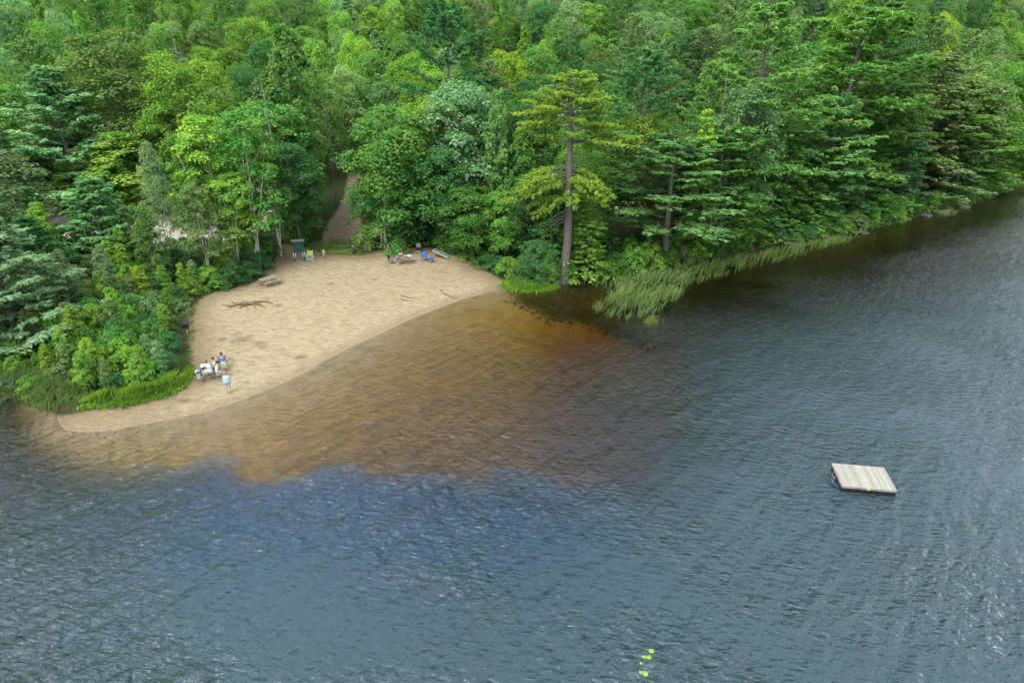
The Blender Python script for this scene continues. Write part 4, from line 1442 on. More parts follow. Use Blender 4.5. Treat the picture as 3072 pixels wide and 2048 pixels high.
def person(loc, yaw, pose, outfit, label, k=1.0):
    t = empty('person', loc, yaw)
    t.scale = (k, k, k)
    V, Eg, Rd = [], [], []
    names = {}

    def jn(nm, p, r_, to=None):
        names[nm] = len(V); V.append(Vector(p)); Rd.append(r_)
        if to is not None:
            Eg.append((names[to], names[nm]))
    sit = pose['sit']
    hz = pose.get('hip', 0.92)
    ln = pose.get('lean', 0.0)      # forward shift of chest
    jn('pelvis', (0, 0, hz), (0.15, 0.105))
    jn('waist', (0, ln * 0.3, hz + 0.2), (0.135, 0.095), 'pelvis')
    jn('chest', (0, ln * 0.8, hz + 0.40), (0.155, 0.105), 'waist')
    jn('neck', (0, ln, hz + 0.545), 0.052, 'chest')
    hd = pose.get('head', 0.0)
    hb = Vector((0, ln + 0.02, hz + 0.60))
    jn('jaw', hb + Vector((hd * 0.03, 0.02, 0.02)), (0.066, 0.072), 'neck')
    jn('skull', hb + Vector((hd * 0.04, 0.02, 0.11)), (0.078, 0.095), 'jaw')
    jn('crown', hb + Vector((hd * 0.04, 0.005, 0.19)), (0.055, 0.06), 'skull')
    jn('nose', hb + Vector((hd * 0.09, 0.135, 0.075)), 0.014, 'skull')
    for s, S in ((-1, 'l'), (1, 'r')):
        jn('ear' + S, hb + Vector((s * 0.088, 0.01, 0.085)), 0.016, 'skull')
        jn('sh' + S, (s * 0.185, ln * 0.9, hz + 0.46), 0.056, 'chest')
        el, wr = pose['arm' + S]
        jn('el' + S, el, 0.042, 'sh' + S)
        jn('wr' + S, wr, 0.029, 'el' + S)
        d = (Vector(wr) - Vector(el)).normalized()
        sd = Vector((s, 0, 0))
        pal = Vector(wr) + d * 0.06
        jn('pa' + S, pal, (0.036, 0.017), 'wr' + S)
        up_ = d.cross(sd).normalized()
        for q, (o_, l_) in enumerate(((-0.030, 0.062), (-0.010, 0.075), (0.010, 0.07), (0.030, 0.055))):
            m1 = pal + d * 0.045 + (sd.cross(d)).normalized() * o_
            jn('f%d%s' % (q, S), m1, 0.0095, 'pa' + S)
            jn('g%d%s' % (q, S), m1 + d * l_ * 0.7 + sd * -0.02 * s * s + Vector((-s * 0.018, 0, 0)), 0.008, 'f%d%s' % (q, S))
        th = Vector(wr) + d * 0.03 + (sd.cross(d)).normalized() * 0.045
        jn('t1' + S, th, 0.011, 'wr' + S)
        jn('t2' + S, th + d * 0.045 + Vector((-s * 0.015, 0, 0)), 0.009, 't1' + S)
        kn, an = pose['leg' + S]
        jn('hp' + S, (s * 0.095, 0.01, hz - 0.045), 0.088, 'pelvis')
        jn('kn' + S, kn, 0.058, 'hp' + S)
        cf = Vector(kn).lerp(Vector(an), 0.35) + Vector((0, -0.015, 0))
        jn('cf' + S, cf, 0.053, 'kn' + S)
        jn('an' + S, an, 0.036, 'cf' + S)
        jn('he' + S, Vector(an) + Vector((0, -0.03, -0.045)), 0.03, 'an' + S)
        jn('to' + S, Vector(an) + Vector((s * 0.02, 0.17, -0.052)), (0.038, 0.02), 'an' + S)
    skin_obj('body', V, Eg, Rd, M['skin'], t)
    g = lambda nm: V[names[nm]]
    # shirt or towel round the shoulders
    sh = [g('pelvis') + Vector((0, 0, 0.02)), g('waist'), g('chest'), g('neck') - Vector((0, 0, 0.06))]
    ed = [(0, 1), (1, 2), (2, 3)]
    rd = [(0.178, 0.135), (0.168, 0.125), (0.185, 0.132), (0.075, 0.07)]
    for S in 'lr':
        b0 = len(sh)
        sh += [g('sh' + S), g('sh' + S).lerp(g('el' + S), outfit.get('sleeve', 0.8))]
        ed += [(2, b0), (b0, b0 + 1)]
        rd += [0.075, 0.062]
    skin_obj('shirt', sh, ed, rd, M[outfit['top']], t, 1)
    so = [g('pelvis') + Vector((0, 0, 0.05)), g('pelvis') - Vector((0, 0, 0.03))]
    ed = [(0, 1)]
    rd = [(0.168, 0.125), (0.165, 0.125)]
    for S in 'lr':
        b0 = len(so)
        so += [g('hp' + S), g('hp' + S).lerp(g('kn' + S), outfit.get('short', 0.8))]
        ed += [(1, b0), (b0, b0 + 1)]
        rd += [0.105, 0.085]
    skin_obj('shorts', so, ed, rd, M[outfit['bottom']], t, 0)
    c = g('skull')
    hr = MB().ball((c.x, c.y - 0.018, c.z + 0.028), (0.096, 0.112, 0.105), 14, 8).build('hair', M[outfit.get('hair', 'hair')], t, True)
    for s in (-1, 1):
        MB().ball((c.x + s * 0.034, c.y + 0.088, c.z - 0.005), 0.012, 8, 5).build('eye', M['black_plastic'], t, True)
    MB().box((c.x, c.y + 0.084, c.z - 0.075), (0.045, 0.014, 0.010), None, 0.003).build('mouth', M['rust'], t)
    if outfit.get('cap'):
        cp = MB()
        rg = []
        for z, k_ in ((0.03, 1.0), (0.07, 0.98), (0.11, 0.82), (0.14, 0.5), (0.15, 0.15)):
            rg.append([(c.x + 0.105 * k_ * math.cos(a_), c.y - 0.012 + 0.122 * k_ * math.sin(a_), c.z + z) for a_ in [2 * math.pi * i / 14 for i in range(14)]])
        cp.rings(rg)
        o = cp.build('cap', M[outfit['cap']], t, True)
        MB().box((c.x, c.y + 0.145, c.z + 0.045), (0.15, 0.11, 0.012), Matrix.Rotation(R(-10), 3, 'X'), 0.004).build('cap_brim', M[outfit['cap']], o)
    for S in 'lr':
        if outfit.get('shoe'):
            p = g('an' + S)
            MB().ball((p.x, p.y + 0.065, p.z - 0.055), (0.055, 0.145, 0.042), 12, 6).build('shoe', M[outfit['shoe']], t, True)
    if outfit.get('wrap'):
        # towel hanging round the back from the shoulders
        rg = []
        for z, w, dpt in ((0.50, 0.18, 0.10), (0.44, 0.245, 0.15), (0.25, 0.25, 0.165), (0.05, 0.25, 0.175), (-0.10, 0.25, 0.18)):
            arc = [R(a_) for a_ in np.linspace(158, 382, 15)]
            inn = [(w * math.cos(a_), ln * max(0, z) * 1.8 + dpt * math.sin(a_) + 0.012 * math.sin(5 * a_ + z * 6), hz + z) for a_ in arc]
            outr = [((w + 0.016) * math.cos(a_), ln * max(0, z) * 1.8 + (dpt + 0.016) * math.sin(a_) + 0.012 * math.sin(5 * a_ + z * 6), hz + z) for a_ in reversed(arc)]
            rg.append(inn + outr)
        MB().rings(list(reversed(rg))).build('towel', M[outfit['wrap']], t, True)
    if outfit.get('lap'):
        vs, fs = [], []
        kx, ky = 9, 9
        for i in range(kx):
            for j in range(ky):
                u, v = i / (kx - 1) - 0.5, j / (ky - 1)
                y = -0.02 + v * 0.56
                z = hz + 0.13 - 0.03 * v + 0.015 * math.sin(9 * u + 4 * v)
                if v > 0.8:
                    z -= (v - 0.8) * 1.9; y = 0.43 + (v - 0.8) * 0.35
                z -= max(0, abs(u) - 0.36) * 1.8
                vs.append((u * 0.52, y, z))
        nn = len(vs)
        vs += [(x, y, z + 0.014) for x, y, z in vs]
        for i in range(kx - 1):
            for j in range(ky - 1):
                q = (i * ky + j, i * ky + j + 1, (i + 1) * ky + j + 1, (i + 1) * ky + j)
                fs.append(q); fs.append(tuple(p + nn for p in reversed(q)))
        rim = [(i * ky) for i in range(kx)] + [(kx - 1) * ky + j for j in range(1, ky)] + [i * ky + ky - 1 for i in range(kx - 2, -1, -1)] + [j for j in range(ky - 2, 0, -1)]
        for p, q in zip(rim, rim[1:] + rim[:1]):
            fs.append((p, q, q + nn, p + nn))
        MB().add(vs, fs).build('lap_towel', M[outfit['lap']], t, True)
    tag(t, label, 'person')
    return t


def sit_pose(hip, spread=0.10, fwd=0.43, kz=None, ax=0.44, lean=0.04, head=0.0):
    kz = kz or hip + 0.0
    p = dict(sit=True, hip=hip, lean=lean, head=head)
    for s, S in ((-1, 'l'), (1, 'r')):
        p['arm' + S] = ((s * 0.25, 0.06 + lean, hip + 0.20), (s * 0.15, 0.28, hip + 0.12))
        p['leg' + S] = ((s * spread * 1.2, fwd, kz), (s * spread * 1.25, ax, 0.085))
    return p


STAND = dict(sit=False, hip=0.92, lean=0.02)
for s, S in ((-1, 'l'), (1, 'r')):
    STAND['arm' + S] = ((s * 0.25, -0.01, 1.13), (s * 0.20, 0.14, 0.96))
    STAND['leg' + S] = ((s * 0.105, 0.02, 0.49), (s * 0.115, -0.02, 0.085))

# sitting on the right bench, turned outward, striped towel round the shoulders
q = loc1(0.70, -0.42)
person((q.x, q.y, T1.z), YAW1 - R(112), sit_pose(0.56, 0.10, 0.44, 0.53, 0.50, 0.07), dict(top='white_cloth', bottom='white_cloth', cap='cap', wrap='stripe_towel', shoe='dark_cloth', short=0.75),
       'seated person on the bench end in navy cap and striped towel, legs outward', 1.0)
q = loc1(0.64, 0.42)
person((q.x, q.y, T1.z), YAW1 + R(96), sit_pose(0.56, 0.09, 0.42, 0.53, 0.40, 0.05), dict(top='white_cloth', bottom='grey_cloth', hair='hair', shoe='dark_cloth'),
       'dark-haired person in a white shirt sitting at the table, facing it')


# folding camp chairs
def camp_chair(loc, yaw, cloth_m, label, back_m=None, frame='dark_metal', k=1.0, rail=None):
    t = empty('camp_chair', loc, yaw)
    t.scale = (k, k, k)
    fm = M[frame]
    for s in (-1, 1):
        MB().tube([(s * 0.28, 0.26, 0.0), (s * 0.26, -0.22, 0.42), (s * 0.27, -0.30, 0.90)], 0.012, 6).build('back_leg', fm, t)
        MB().tube([(s * 0.28, -0.24, 0.0), (s * 0.27, 0.24, 0.42), (s * 0.29, 0.27, 0.62)], 0.012, 6).build('front_leg', fm, t)
        MB().box((s * 0.30, 0.0, 0.63), (0.07, 0.52, 0.02), None, 0.006).build('armrest', cloth_m, t)
    for y in (-0.24, 0.26):
        MB().tube([(-0.28, y, 0.02), (0.28, y, 0.40)], 0.010, 6).build('cross_bar', fm, t)
    # slung seat
    vs, n_ = [], 7
    def sheet(f, nm, m_):
        vs, fs = [], []
        for i in range(n_):
            for j in range(n_):
                vs.append(f(i / (n_ - 1) - 0.5, j / (n_ - 1)))
        k_ = len(vs)
        vs2 = vs + [(x, y - 0.006, z + 0.012) for x, y, z in vs]
        for i in range(n_ - 1):
            for j in range(n_ - 1):
                q = (i * n_ + j, i * n_ + j + 1, (i + 1) * n_ + j + 1, (i + 1) * n_ + j)
                fs.append(q); fs.append(tuple(p + k_ for p in reversed(q)))
        rim = [(i * n_) for i in range(n_)] + [(n_ - 1) * n_ + j for j in range(1, n_)] + [i * n_ + n_ - 1 for i in range(n_ - 2, -1, -1)] + [j for j in range(n_ - 2, 0, -1)]
        for p, q in zip(rim, rim[1:] + rim[:1]):
            fs.append((p, q, q + k_, p + k_))
        MB().add(vs2, fs).build(nm, m_, t, True)
    sheet(lambda u, v: (u * 0.54, -0.20 + 0.46 * v, 0.42 - 0.05 * (1 - 4 * u * u)), 'seat', cloth_m)
    sheet(lambda u, v: (u * 0.54, -0.20 - 0.11 * v - 0.03 * (1 - 4 * u * u), 0.42 + 0.50 * v), 'backrest', back_m or cloth_m)
    if rail:
        MB().box((0, 0.30, 0.12), (0.58, 0.035, 0.06), None, 0.008).build('front_rail', M[rail], t)
        MB().box((0, -0.26, 0.03), (0.58, 0.035, 0.05), None, 0.008).build('back_rail', M[rail], t)
    tag(t, label, 'chair')
    return t


pA = at_px(514, 846)
yA = R(-150)
camp_chair(pA, yA, M['dark_cloth'], 'black folding chair under the person in blue beside the picnic table')
person(pA + Vector((0, 0, 0)), yA, sit_pose(0.52, 0.10, 0.42, 0.54, 0.46, -0.03), dict(top='shirt_blue', bottom='pale_green_cloth', cap='cap', lap='pale_green_cloth', shoe='dark_cloth'),
       'person in bright blue shirt and cap sitting with pale green towel on the lap')
pD = from_src(687, 1178)
person(pD, R(12), STAND, dict(top='pale_blue_cloth', bottom='stripe_short', hair='hair_grey', wrap='pale_blue_cloth', short=0.92, sleeve=0.9),
       'person standing alone on the sand in pale blue top and striped shorts', 0.98)

camp_chair(from_src(1140 + 742 / 5.6, 700 + 462 / 5.6), R(175), M['blue_cloth'], 'left one of two bright blue folding chairs facing the beach')
camp_chair(from_src(1140 + 855 / 5.6, 700 + 492 / 5.6), R(150), M['blue_cloth'], 'smaller right one of two bright blue folding chairs, nearer the water', k=0.82)
camp_chair(from_src(1140 + 190 / 5.6, 700 + 505 / 5.6), R(-100), M['grey_cloth'], 'grey folding chair at the left end of the red cooler\'s table', M['dark_cloth'])
camp_chair(from_src(1140 + 648 / 5.6, 700 + 312 / 5.6), R(180), M['dark_cloth'], 'black folding chair with grey back and white rail against the bushes', M['grey_cloth'], rail='white_plastic')

# cooler
t = empty('cooler', loc3(-0.02, -0.34, 0.762), yaw3 + math.pi / 2)
MB().box((0, 0, 0.115), (0.44, 0.28, 0.23), None, 0.02).build('cooler_box', M['red'], t)
MB().box((0, 0, 0.262), (0.46, 0.30, 0.06), None, 0.015).build('lid', M['white_plastic'], t)
MB().tube([(-0.235, 0, 0.2), (-0.26, 0, 0.26), (-0.26, 0, 0.34), (0.26, 0, 0.34), (0.26, 0, 0.26), (0.235, 0, 0.2)], 0.012, 6).build('handle', M['white_plastic'], t)
tag(t, 'red cooler with white lid on the picnic table below the trees', 'cooler')
cloth('towel', from_src(1140 + 932 / 5.6, 700 + 400 / 5.6) + Vector((0, 0, 0.03)), 0.3, 0.5, 0.4, M['orange'], 'small orange cloth on the sand behind the blue chairs', 'towel', 0, 9, 0.03)

# foam mat lying at the edge of the bushes
mA = from_src(1140 + 1168 / 5.6, 700 + 403 / 5.6, 0.12)
mB = from_src(1140 + 895 / 5.6, 700 + 274 / 5.6, 0.85)
dm = mB - mA
Lm = dm.length
t = empty('floating_mat', mA - Vector((0, 0, 0.12)))
ym = dm.normalized(); xm = ym.cross(Vector((0, 0, 1))).normalized(); zm = xm.cross(ym)
RM = Matrix((xm, ym, zm)).transposed()
w_ = 0.46
ou = []
for cx, cy, a0 in ((w_ - 0.12, Lm - 0.12, 0), (-w_ + 0.12, Lm - 0.12, 90), (-w_ + 0.12, 0.12, 180), (w_ - 0.12, 0.12, 270)):
    for k in range(5):
        a_ = R(a0 + k * 22.5)
        ou.append((cx + 0.12 * math.cos(a_), cy + 0.12 * math.sin(a_)))
def mring(z, k):
    return [Vector((0, 0, 0.12)) + RM @ Vector((x * k, Lm / 2 + (y - Lm / 2) * (1 - (1 - k) * 0.35), z)) for x, y in ou]
MB().rings([mring(-0.06, 0.97), mring(-0.03, 1.0), mring(0.03, 1.0), mring(0.045, 0.97)]).build('rim', M['cream'], t, True)
MB().rings([mring(0.040, 0.88), mring(0.052, 0.87)]).build('pad', M['aqua'], t, False)
MB().tube([RM @ Vector((0, Lm - 0.3, -0.06)) + Vector((0, 0, 0.12)), RM @ Vector((0, Lm - 0.3, -0.06)) + Vector((0, 0, -0.62))], 0.05, 6).build('prop_stick', M['bark'], t)
tag(t, 'grey-green floating mat with cream edge propped on the bushes right of the blue chairs', 'mat')

# notice board
kA, kB = from_src(740 + 818 / 5.6, 680 + 588 / 5.6), from_src(740 + 975 / 5.6, 680 + 578 / 5.6)
kc = (kA + kB) / 2; kw = (kB - kA).length
t = empty('notice_board', kc, math.atan2((kB - kA).y, (kB - kA).x))
g_ = M['green_paint']
for s in (-1, 1):
    MB().box((s * kw / 2, 0, 1.15), (0.10, 0.10, 2.5), None, 0.008).build('post', g_, t)
    for d_ in (-0.10, 0.10):
        tb = MB().tube([(s * kw / 2 + d_, -0.06, 0.46), (s * kw / 2 + d_, -0.06, 1.02)], 0.055, 12).build('line_tube', M['white_plastic'], t, True)
pn = MB().box((0, -0.02, 1.62), (kw - 0.104, 0.05, 1.36), None, 0.006).build('panel', g_, t)
for z_ in (0.985, 2.255):
    MB().box((0, -0.06, z_), (kw - 0.11, 0.04, 0.07)).build('frame_rail', g_, pn)
for s in (-1, 1):
    MB().box((s * (kw / 2 - 0.09), -0.06, 1.62), (0.06, 0.036, 1.19)).build('frame_rail', g_, pn)
rf = MB()
for s in (-1, 1):
    MB().box((0, s * 0.20, 2.42), (kw + 0.42, 0.46, 0.035), Matrix.Rotation(R(-s * 14), 3, 'X'), 0.004).build('roof_panel', M['grey_metal'] if s < 0 else g_, t)
tag(t, 'dark green roofed notice board on posts at the back of the beach', 'notice board')

# beach chair, lime cloth on white frame
t = empty('beach_chair', from_src(740 + 1068 / 5.6, 680 + 572 / 5.6), R(184))
wf = M['white_plastic']
for s in (-1, 1):
    MB().bar((s * 0.33, 0.42, 0.0), (s * 0.33, -0.30, 0.42), 0.05, 0.05).build('leg', wf, t)
    MB().bar((s * 0.33, -0.46, 0.0), (s * 0.33, -0.20, 0.52), 0.05, 0.05).build('leg', wf, t)
    MB().bar((s * 0.29, 0.30, 0.30), (s * 0.29, -0.55, 1.05), 0.045, 0.05).build('back_rail', wf, t)
    MB().box((s * 0.36, 0.0, 0.53), (0.09, 0.62, 0.03), None, 0.008).build('armrest', wf, t)
for j in range(4):
    MB().box((0, 0.40 - 0.13 * j, 0.17 + 0.065 * j), (0.60, 0.085, 0.025), None, 0.005).build('seat_slat', wf, t)
MB().box((0, -0.27, 0.80), (0.53, 0.05, 0.60), Matrix.Rotation(R(42), 3, 'X'), 0.01).build('back_cloth', M['lime_cloth'], t)
MB().box((0, 0.02, 0.48), (0.50, 0.20, 0.06), Matrix.Rotation(R(38), 3, 'X'), 0.02).build('seat_cushion', M['lime_cloth'], t)
tag(t, 'lime green and white slatted beach chair beside the notice board', 'chair')
pb = from_src(740 + 1130 / 5.6, 680 + 545 / 5.6)
bag('bag', pb, 0.2, (0.3, 0.2, 0.3), M['grey_cloth'], M['white_cloth'], 'small pale grey bag standing right of the lime beach chair')

# posts and rope
P1 = from_src(740 + 1302 / 5.6, 680 + 518 / 5.6); P2 = from_src(740 + 1805 / 5.6, 680 + 456 / 5.6); P3 = from_src(740 + 2082 / 5.6, 680 + 440 / 5.6)


def post(p, h, r_, m, label, lean=0.0):
    t = empty('rope_post', p)
    o = MB().tube([(0, 0, -0.2), (0, 0, h * 0.5), (lean, 0, h)], [r_ * 1.05, r_, r_], 12).build('log', m, t, True)
    MB().tube([(lean, 0, h), (lean * 1.02, 0, h + 0.012)], [r_ * 0.96, r_ * 0.93], 12).build('cut_top', M['post_top'], t)
    tag(t, label, 'post')


post(P1, 0.86, 0.14, M['post_wood'], 'pale brown wooden post at the left end of the green rope')
post(P2, 0.88, 0.15, M['dark_post'], 'dark wooden post with pale cut top at the right of the rope')
post(P3, 0.72, 0.09, M['post_wood'], 'thin pale leaning post against the round leafy tree', -0.22)


def rope(a, b, sag, label):
    a, b = Vector(a), Vector(b)
    pts = [a.lerp(b, i / 12) - Vector((0, 0, sag * 4 * (i / 12) * (1 - i / 12))) for i in range(13)]
    o = MB().tube([p - pts[0] for p in pts], 0.022, 6).build('rope', M['rope'], None, True)
    o.location = pts[0]
    tag(o, label, 'rope')


rope(P1 + Vector((0.12, -0.05, 0.74)), P2 + Vector((-0.13, -0.05, 0.70)), 0.28, 'green rope sagging between the pale post and dark post')
rope(P2 + Vector((0.13, -0.05, 0.70)), P3 + Vector((-0.20, -0.08, 0.62)), 0.24, 'short rope running from the dark post to the leaning post')

# bin on a post by the thicket
pb = from_src(562, 1001)
t = empty('bin_on_post', pb, 0.2)
MB().tube([(0, 0, -0.2), (0, 0, 0.52)], 0.045, 8).build('post', M['post_wood'], t)
MB().box((0, 0, 0.80), (0.46, 0.36, 0.56), None, 0.03).build('box', M['black_plastic'], t)
MB().box((0, 0, 1.09), (0.50, 0.40, 0.045), Matrix.Rotation(R(8), 3, 'X'), 0.01).build('lid', M['dark_metal'], t)
MB().box((0, -0.005, 0.98), (0.475, 0.375, 0.03)).build('band', M['grey_metal'], t)
tag(t, 'black box bin on a short post beside the left thicket', 'bin')

# driftwood and sticks
g = np.random.default_rng(3)
p0 = from_src(736, 914)
t = empty('driftwood_root', p0)
for az, L, z1 in ((195, 2.2, 0.05), (205, 1.5, 0.12), (250, 1.0, 0.04), (265, 0.8, 0.1), (340, 1.6, 0.08), (352, 2.3, 0.05), (12, 2.6, 0.10), (25, 2.2, 0.05), (170, 1.7, 0.06), (150, 1.0, 0.08), (310, 0.9, 0.05)):
    pts = []
    for k in range(6):
        s = k / 5
        aa = R(az) + 0.25 * math.sin(4 * s + az)
        x, y = L * s * math.cos(aa), L * s * math.sin(aa)
        pts.append((x, y, gz(p0.x + x, p0.y + y) - p0.z + 0.18 * (1 - s) ** 2 + z1 * math.sin(3 * s) + 0.02))
    MB().tube(pts, [0.10 * (1 - 0.8 * k / 5) for k in range(6)], 6).build('root', M['root'], t, True)
tag(t, 'sprawling brown tree root lying in the left of the sand', 'driftwood')


def stick(p, q, r_, label):
    p, q = Vector(p), Vector(q)
    pts = []
    for k in range(7):
        w = p.lerp(q, k / 6) + Vector((0.10 * math.sin(k * 1.9 + r_ * 90), 0.10 * math.cos(k * 1.3), 0))
        w.z = gz(w.x, w.y) + r_ * 1.2
        pts.append(w)
    o = MB().tube([w - p for w in pts], [r_ * (1 - 0.7 * k / 6) for k in range(7)], 6).build('stick', M['root'], None, True)
    o.location = p
    tag(o, label, 'stick')


zs = lambda a_, b_: from_src(1140 + a_ / 5.6, 700 + b_ / 5.6)
stick(zs(1010, 965), zs(1200, 1080), 0.07, 'dark stick on the sand slanting toward the brown water')
stick(zs(1180, 1072), zs(1310, 1108), 0.05, 'short thin stick nearest the waterline below the slanting one')
stick(zs(360, 1060), zs(650, 1112), 0.06, 'long thin stick on the sand left of the slanting one')
stick(zs(350, 1118), zs(560, 1150), 0.05, 'faint stick on the sand, lowest of the sticks in mid-beach')

# boulders
def boulder(p, s, seed, label):
    gg = np.random.default_rng(seed)
    bm = bmesh.new()
    bmesh.ops.create_icosphere(bm, subdivisions=3, radius=1.0)
    k = gg.normal(0, 1, (5, 3))
    for v in bm.verts:
        d = sum(0.10 * math.sin(2.2 * v.co.dot(Vector(q_)) + i) for i, q_ in enumerate(k))
        v.co *= 1 + d
        v.co = Vector((v.co.x * s[0], v.co.y * s[1], v.co.z * s[2]))
    me = bpy.data.meshes.new('boulder'); bm.to_mesh(me); bm.free()
    me.materials.append(M['rock'])
    me.polygons.foreach_set('use_smooth', [True] * len(me.polygons))
    o = link(bpy.data.objects.new('boulder', me)); o.location = (p[0], p[1], p[2])
    tag(o, label, 'boulder')


for q, (px, py, s, lb) in enumerate(((1440, 628, (0.75, 0.5, 0.35), 'pale flat boulder at the waterline just right of the great pine'), (1648, 600, (0.4, 0.35, 0.32), 'small round pinkish boulder standing by the reeds'),
                                     (2128, 497, (0.8, 0.5, 0.4), 'broad boulder where the right shore bends'),
                                     (2165, 489, (0.6, 0.5, 0.4), 'boulder at the foot of the tall right hemlock'), (2215, 478, (0.7, 0.5, 0.4), 'boulder farthest along the right shore'), (1985, 536, (0.6, 0.5, 0.35), 'dark boulder beyond the end of the reeds'))):
    p = plane(px, py)
    boulder((p[0], p[1], 0.02), s, q + 20, lb)

# ------------------------------------------------------------------ raft
TLp, TRp, BRp, BLp = [Vector((*plane(a_ / SCL, b_ / SCL, 0.42), 0)) for a_, b_ in ((2500.2, 1388.4), (2658.5, 1402.2), (2685.7, 1470.8), (2519.7, 1455.6))]
rc = (TLp + TRp + BRp + BLp) / 4
xd = ((TRp - TLp) + (BRp - BLp)).normalized()
LW = ((TRp - TLp).length + (BRp - BLp).length) / 2
LD = ((TLp - BLp).length + (TRp - BRp).length) / 2
t = empty('swim_raft', (rc.x, rc.y, 0.0), math.atan2(xd.y, xd.x))
NP = 21
pw = LW / NP
me_p = MB().box((0, 0, 0), (pw - 0.010, LD, 0.038), None, 0.004).mesh('deck_plank', M['raft_wood'])
for i in range(NP):
    o = link(bpy.data.objects.new('deck_plank', me_p)); o.parent = t
    o.location = (-LW / 2 + pw * (i + 0.5), 0.006 * math.sin(i * 2.7), 0.40 + 0.003 * math.sin(i * 4.1))
for s in (-1, 1):
    MB().box((0, s * (LD / 2 - 0.03), 0.328), (LW - 0.02, 0.04, 0.10)).build('fascia_board', M['raft_edge'], t)
    MB().box((s * (LW / 2 - 0.03), 0, 0.328), (0.04, LD - 0.104, 0.10)).build('fascia_board', M['raft_edge'], t)
for i in range(3):
    for s in (-1, 1):
        MB().box((-LW / 2 + LW * (i + 0.5) / 3, s * (LD / 2 - 0.43), 0.05), (LW / 3 - 0.03, 0.76, 0.44), None, 0.04).build('float', M['black_plastic'], t)
fy = -(LD / 2 - 0.03) - 0.023
MB().box((-LW * 0.2, fy - 0.003, 0.328), (0.30, 0.008, 0.07)).build('rust_plate', M['rust'], t)
MB().box((-0.02, fy - 0.004, 0.325), (0.16, 0.008, 0.10)).build('yellow_tag', M['yellow'], t)
ld = empty('ladder', (0, 0, 0)); ld.parent = t
for s in (-1, 1):
    MB().tube([(-LW / 2 + 0.08, s * 0.2 - 0.1, 0.42), (-LW / 2 - 0.05, s * 0.2 - 0.1, 0.60), (-LW / 2 - 0.16, s * 0.2 - 0.1, 0.42), (-LW / 2 - 0.22, s * 0.2 - 0.1, -0.6)], 0.02, 8).build('ladder_rail', M['grey_metal'], ld, True)
for z_ in (0.28, 0.02, -0.25):
    MB().tube([(-LW / 2 - 0.18 - (0.28 - z_) * 0.05, -0.3, z_), (-LW / 2 - 0.18 - (0.28 - z_) * 0.05, 0.1, z_)], 0.018, 8).build('rung', M['grey_metal'], ld)
tag(t, 'rectangular wooden swim raft on black floats on the open lake', 'raft')

# lily pads
LILY = [(1720, 1390, 'topmost of the floating lily pads'), (1705, 1425, 'right lily pad of the touching middle pair'), (1678, 1423, 'left lily pad of the touching middle pair'), (1663, 1458, 'tiny lone lily pad below the middle pair'), (1662, 1508, 'left lily pad of the lowest pair'), (1686, 1516, 'right lily pad of the lowest pair')]
for q, (a_, b_, lb) in enumerate(LILY):
    p = plane((1024 + a_ / 1.849) / SCL, (1200 + b_ / 1.849) / SCL)
    r_ = (0.12, 0.11, 0.085, 0.06, 0.09, 0.12)[q]
    vs = [(0, 0, 0.012)] + [(r_ * math.cos(x_), r_ * math.sin(x_), 0.010 + 0.006 * math.sin(3 * x_)) for x_ in np.linspace(0.2, 6.08, 16)]
    lo = [(x_, y_, -0.006) for x_, y_, z_ in vs]
    n_ = len(vs)
    fs = [(0, i, i + 1) for i in range(1, n_ - 1)] + [(n_, n_ + i + 1, n_ + i) for i in range(1, n_ - 1)] + [(i, i + n_, i + 1 + n_, i + 1) for i in range(1, n_ - 1)] + [(0, n_, n_ + 1, 1), (n_ - 1, 2 * n_ - 1, n_, 0)]
    o = MB().add(vs + lo, fs).build('lily_pad', M['lily'])
    o.location = (p[0], p[1], 0.004); o.rotation_euler = (0, 0, q * 1.9)
    tag(o, 'yellow-green ' + lb, 'lily pad', 'lily pads on the open water')


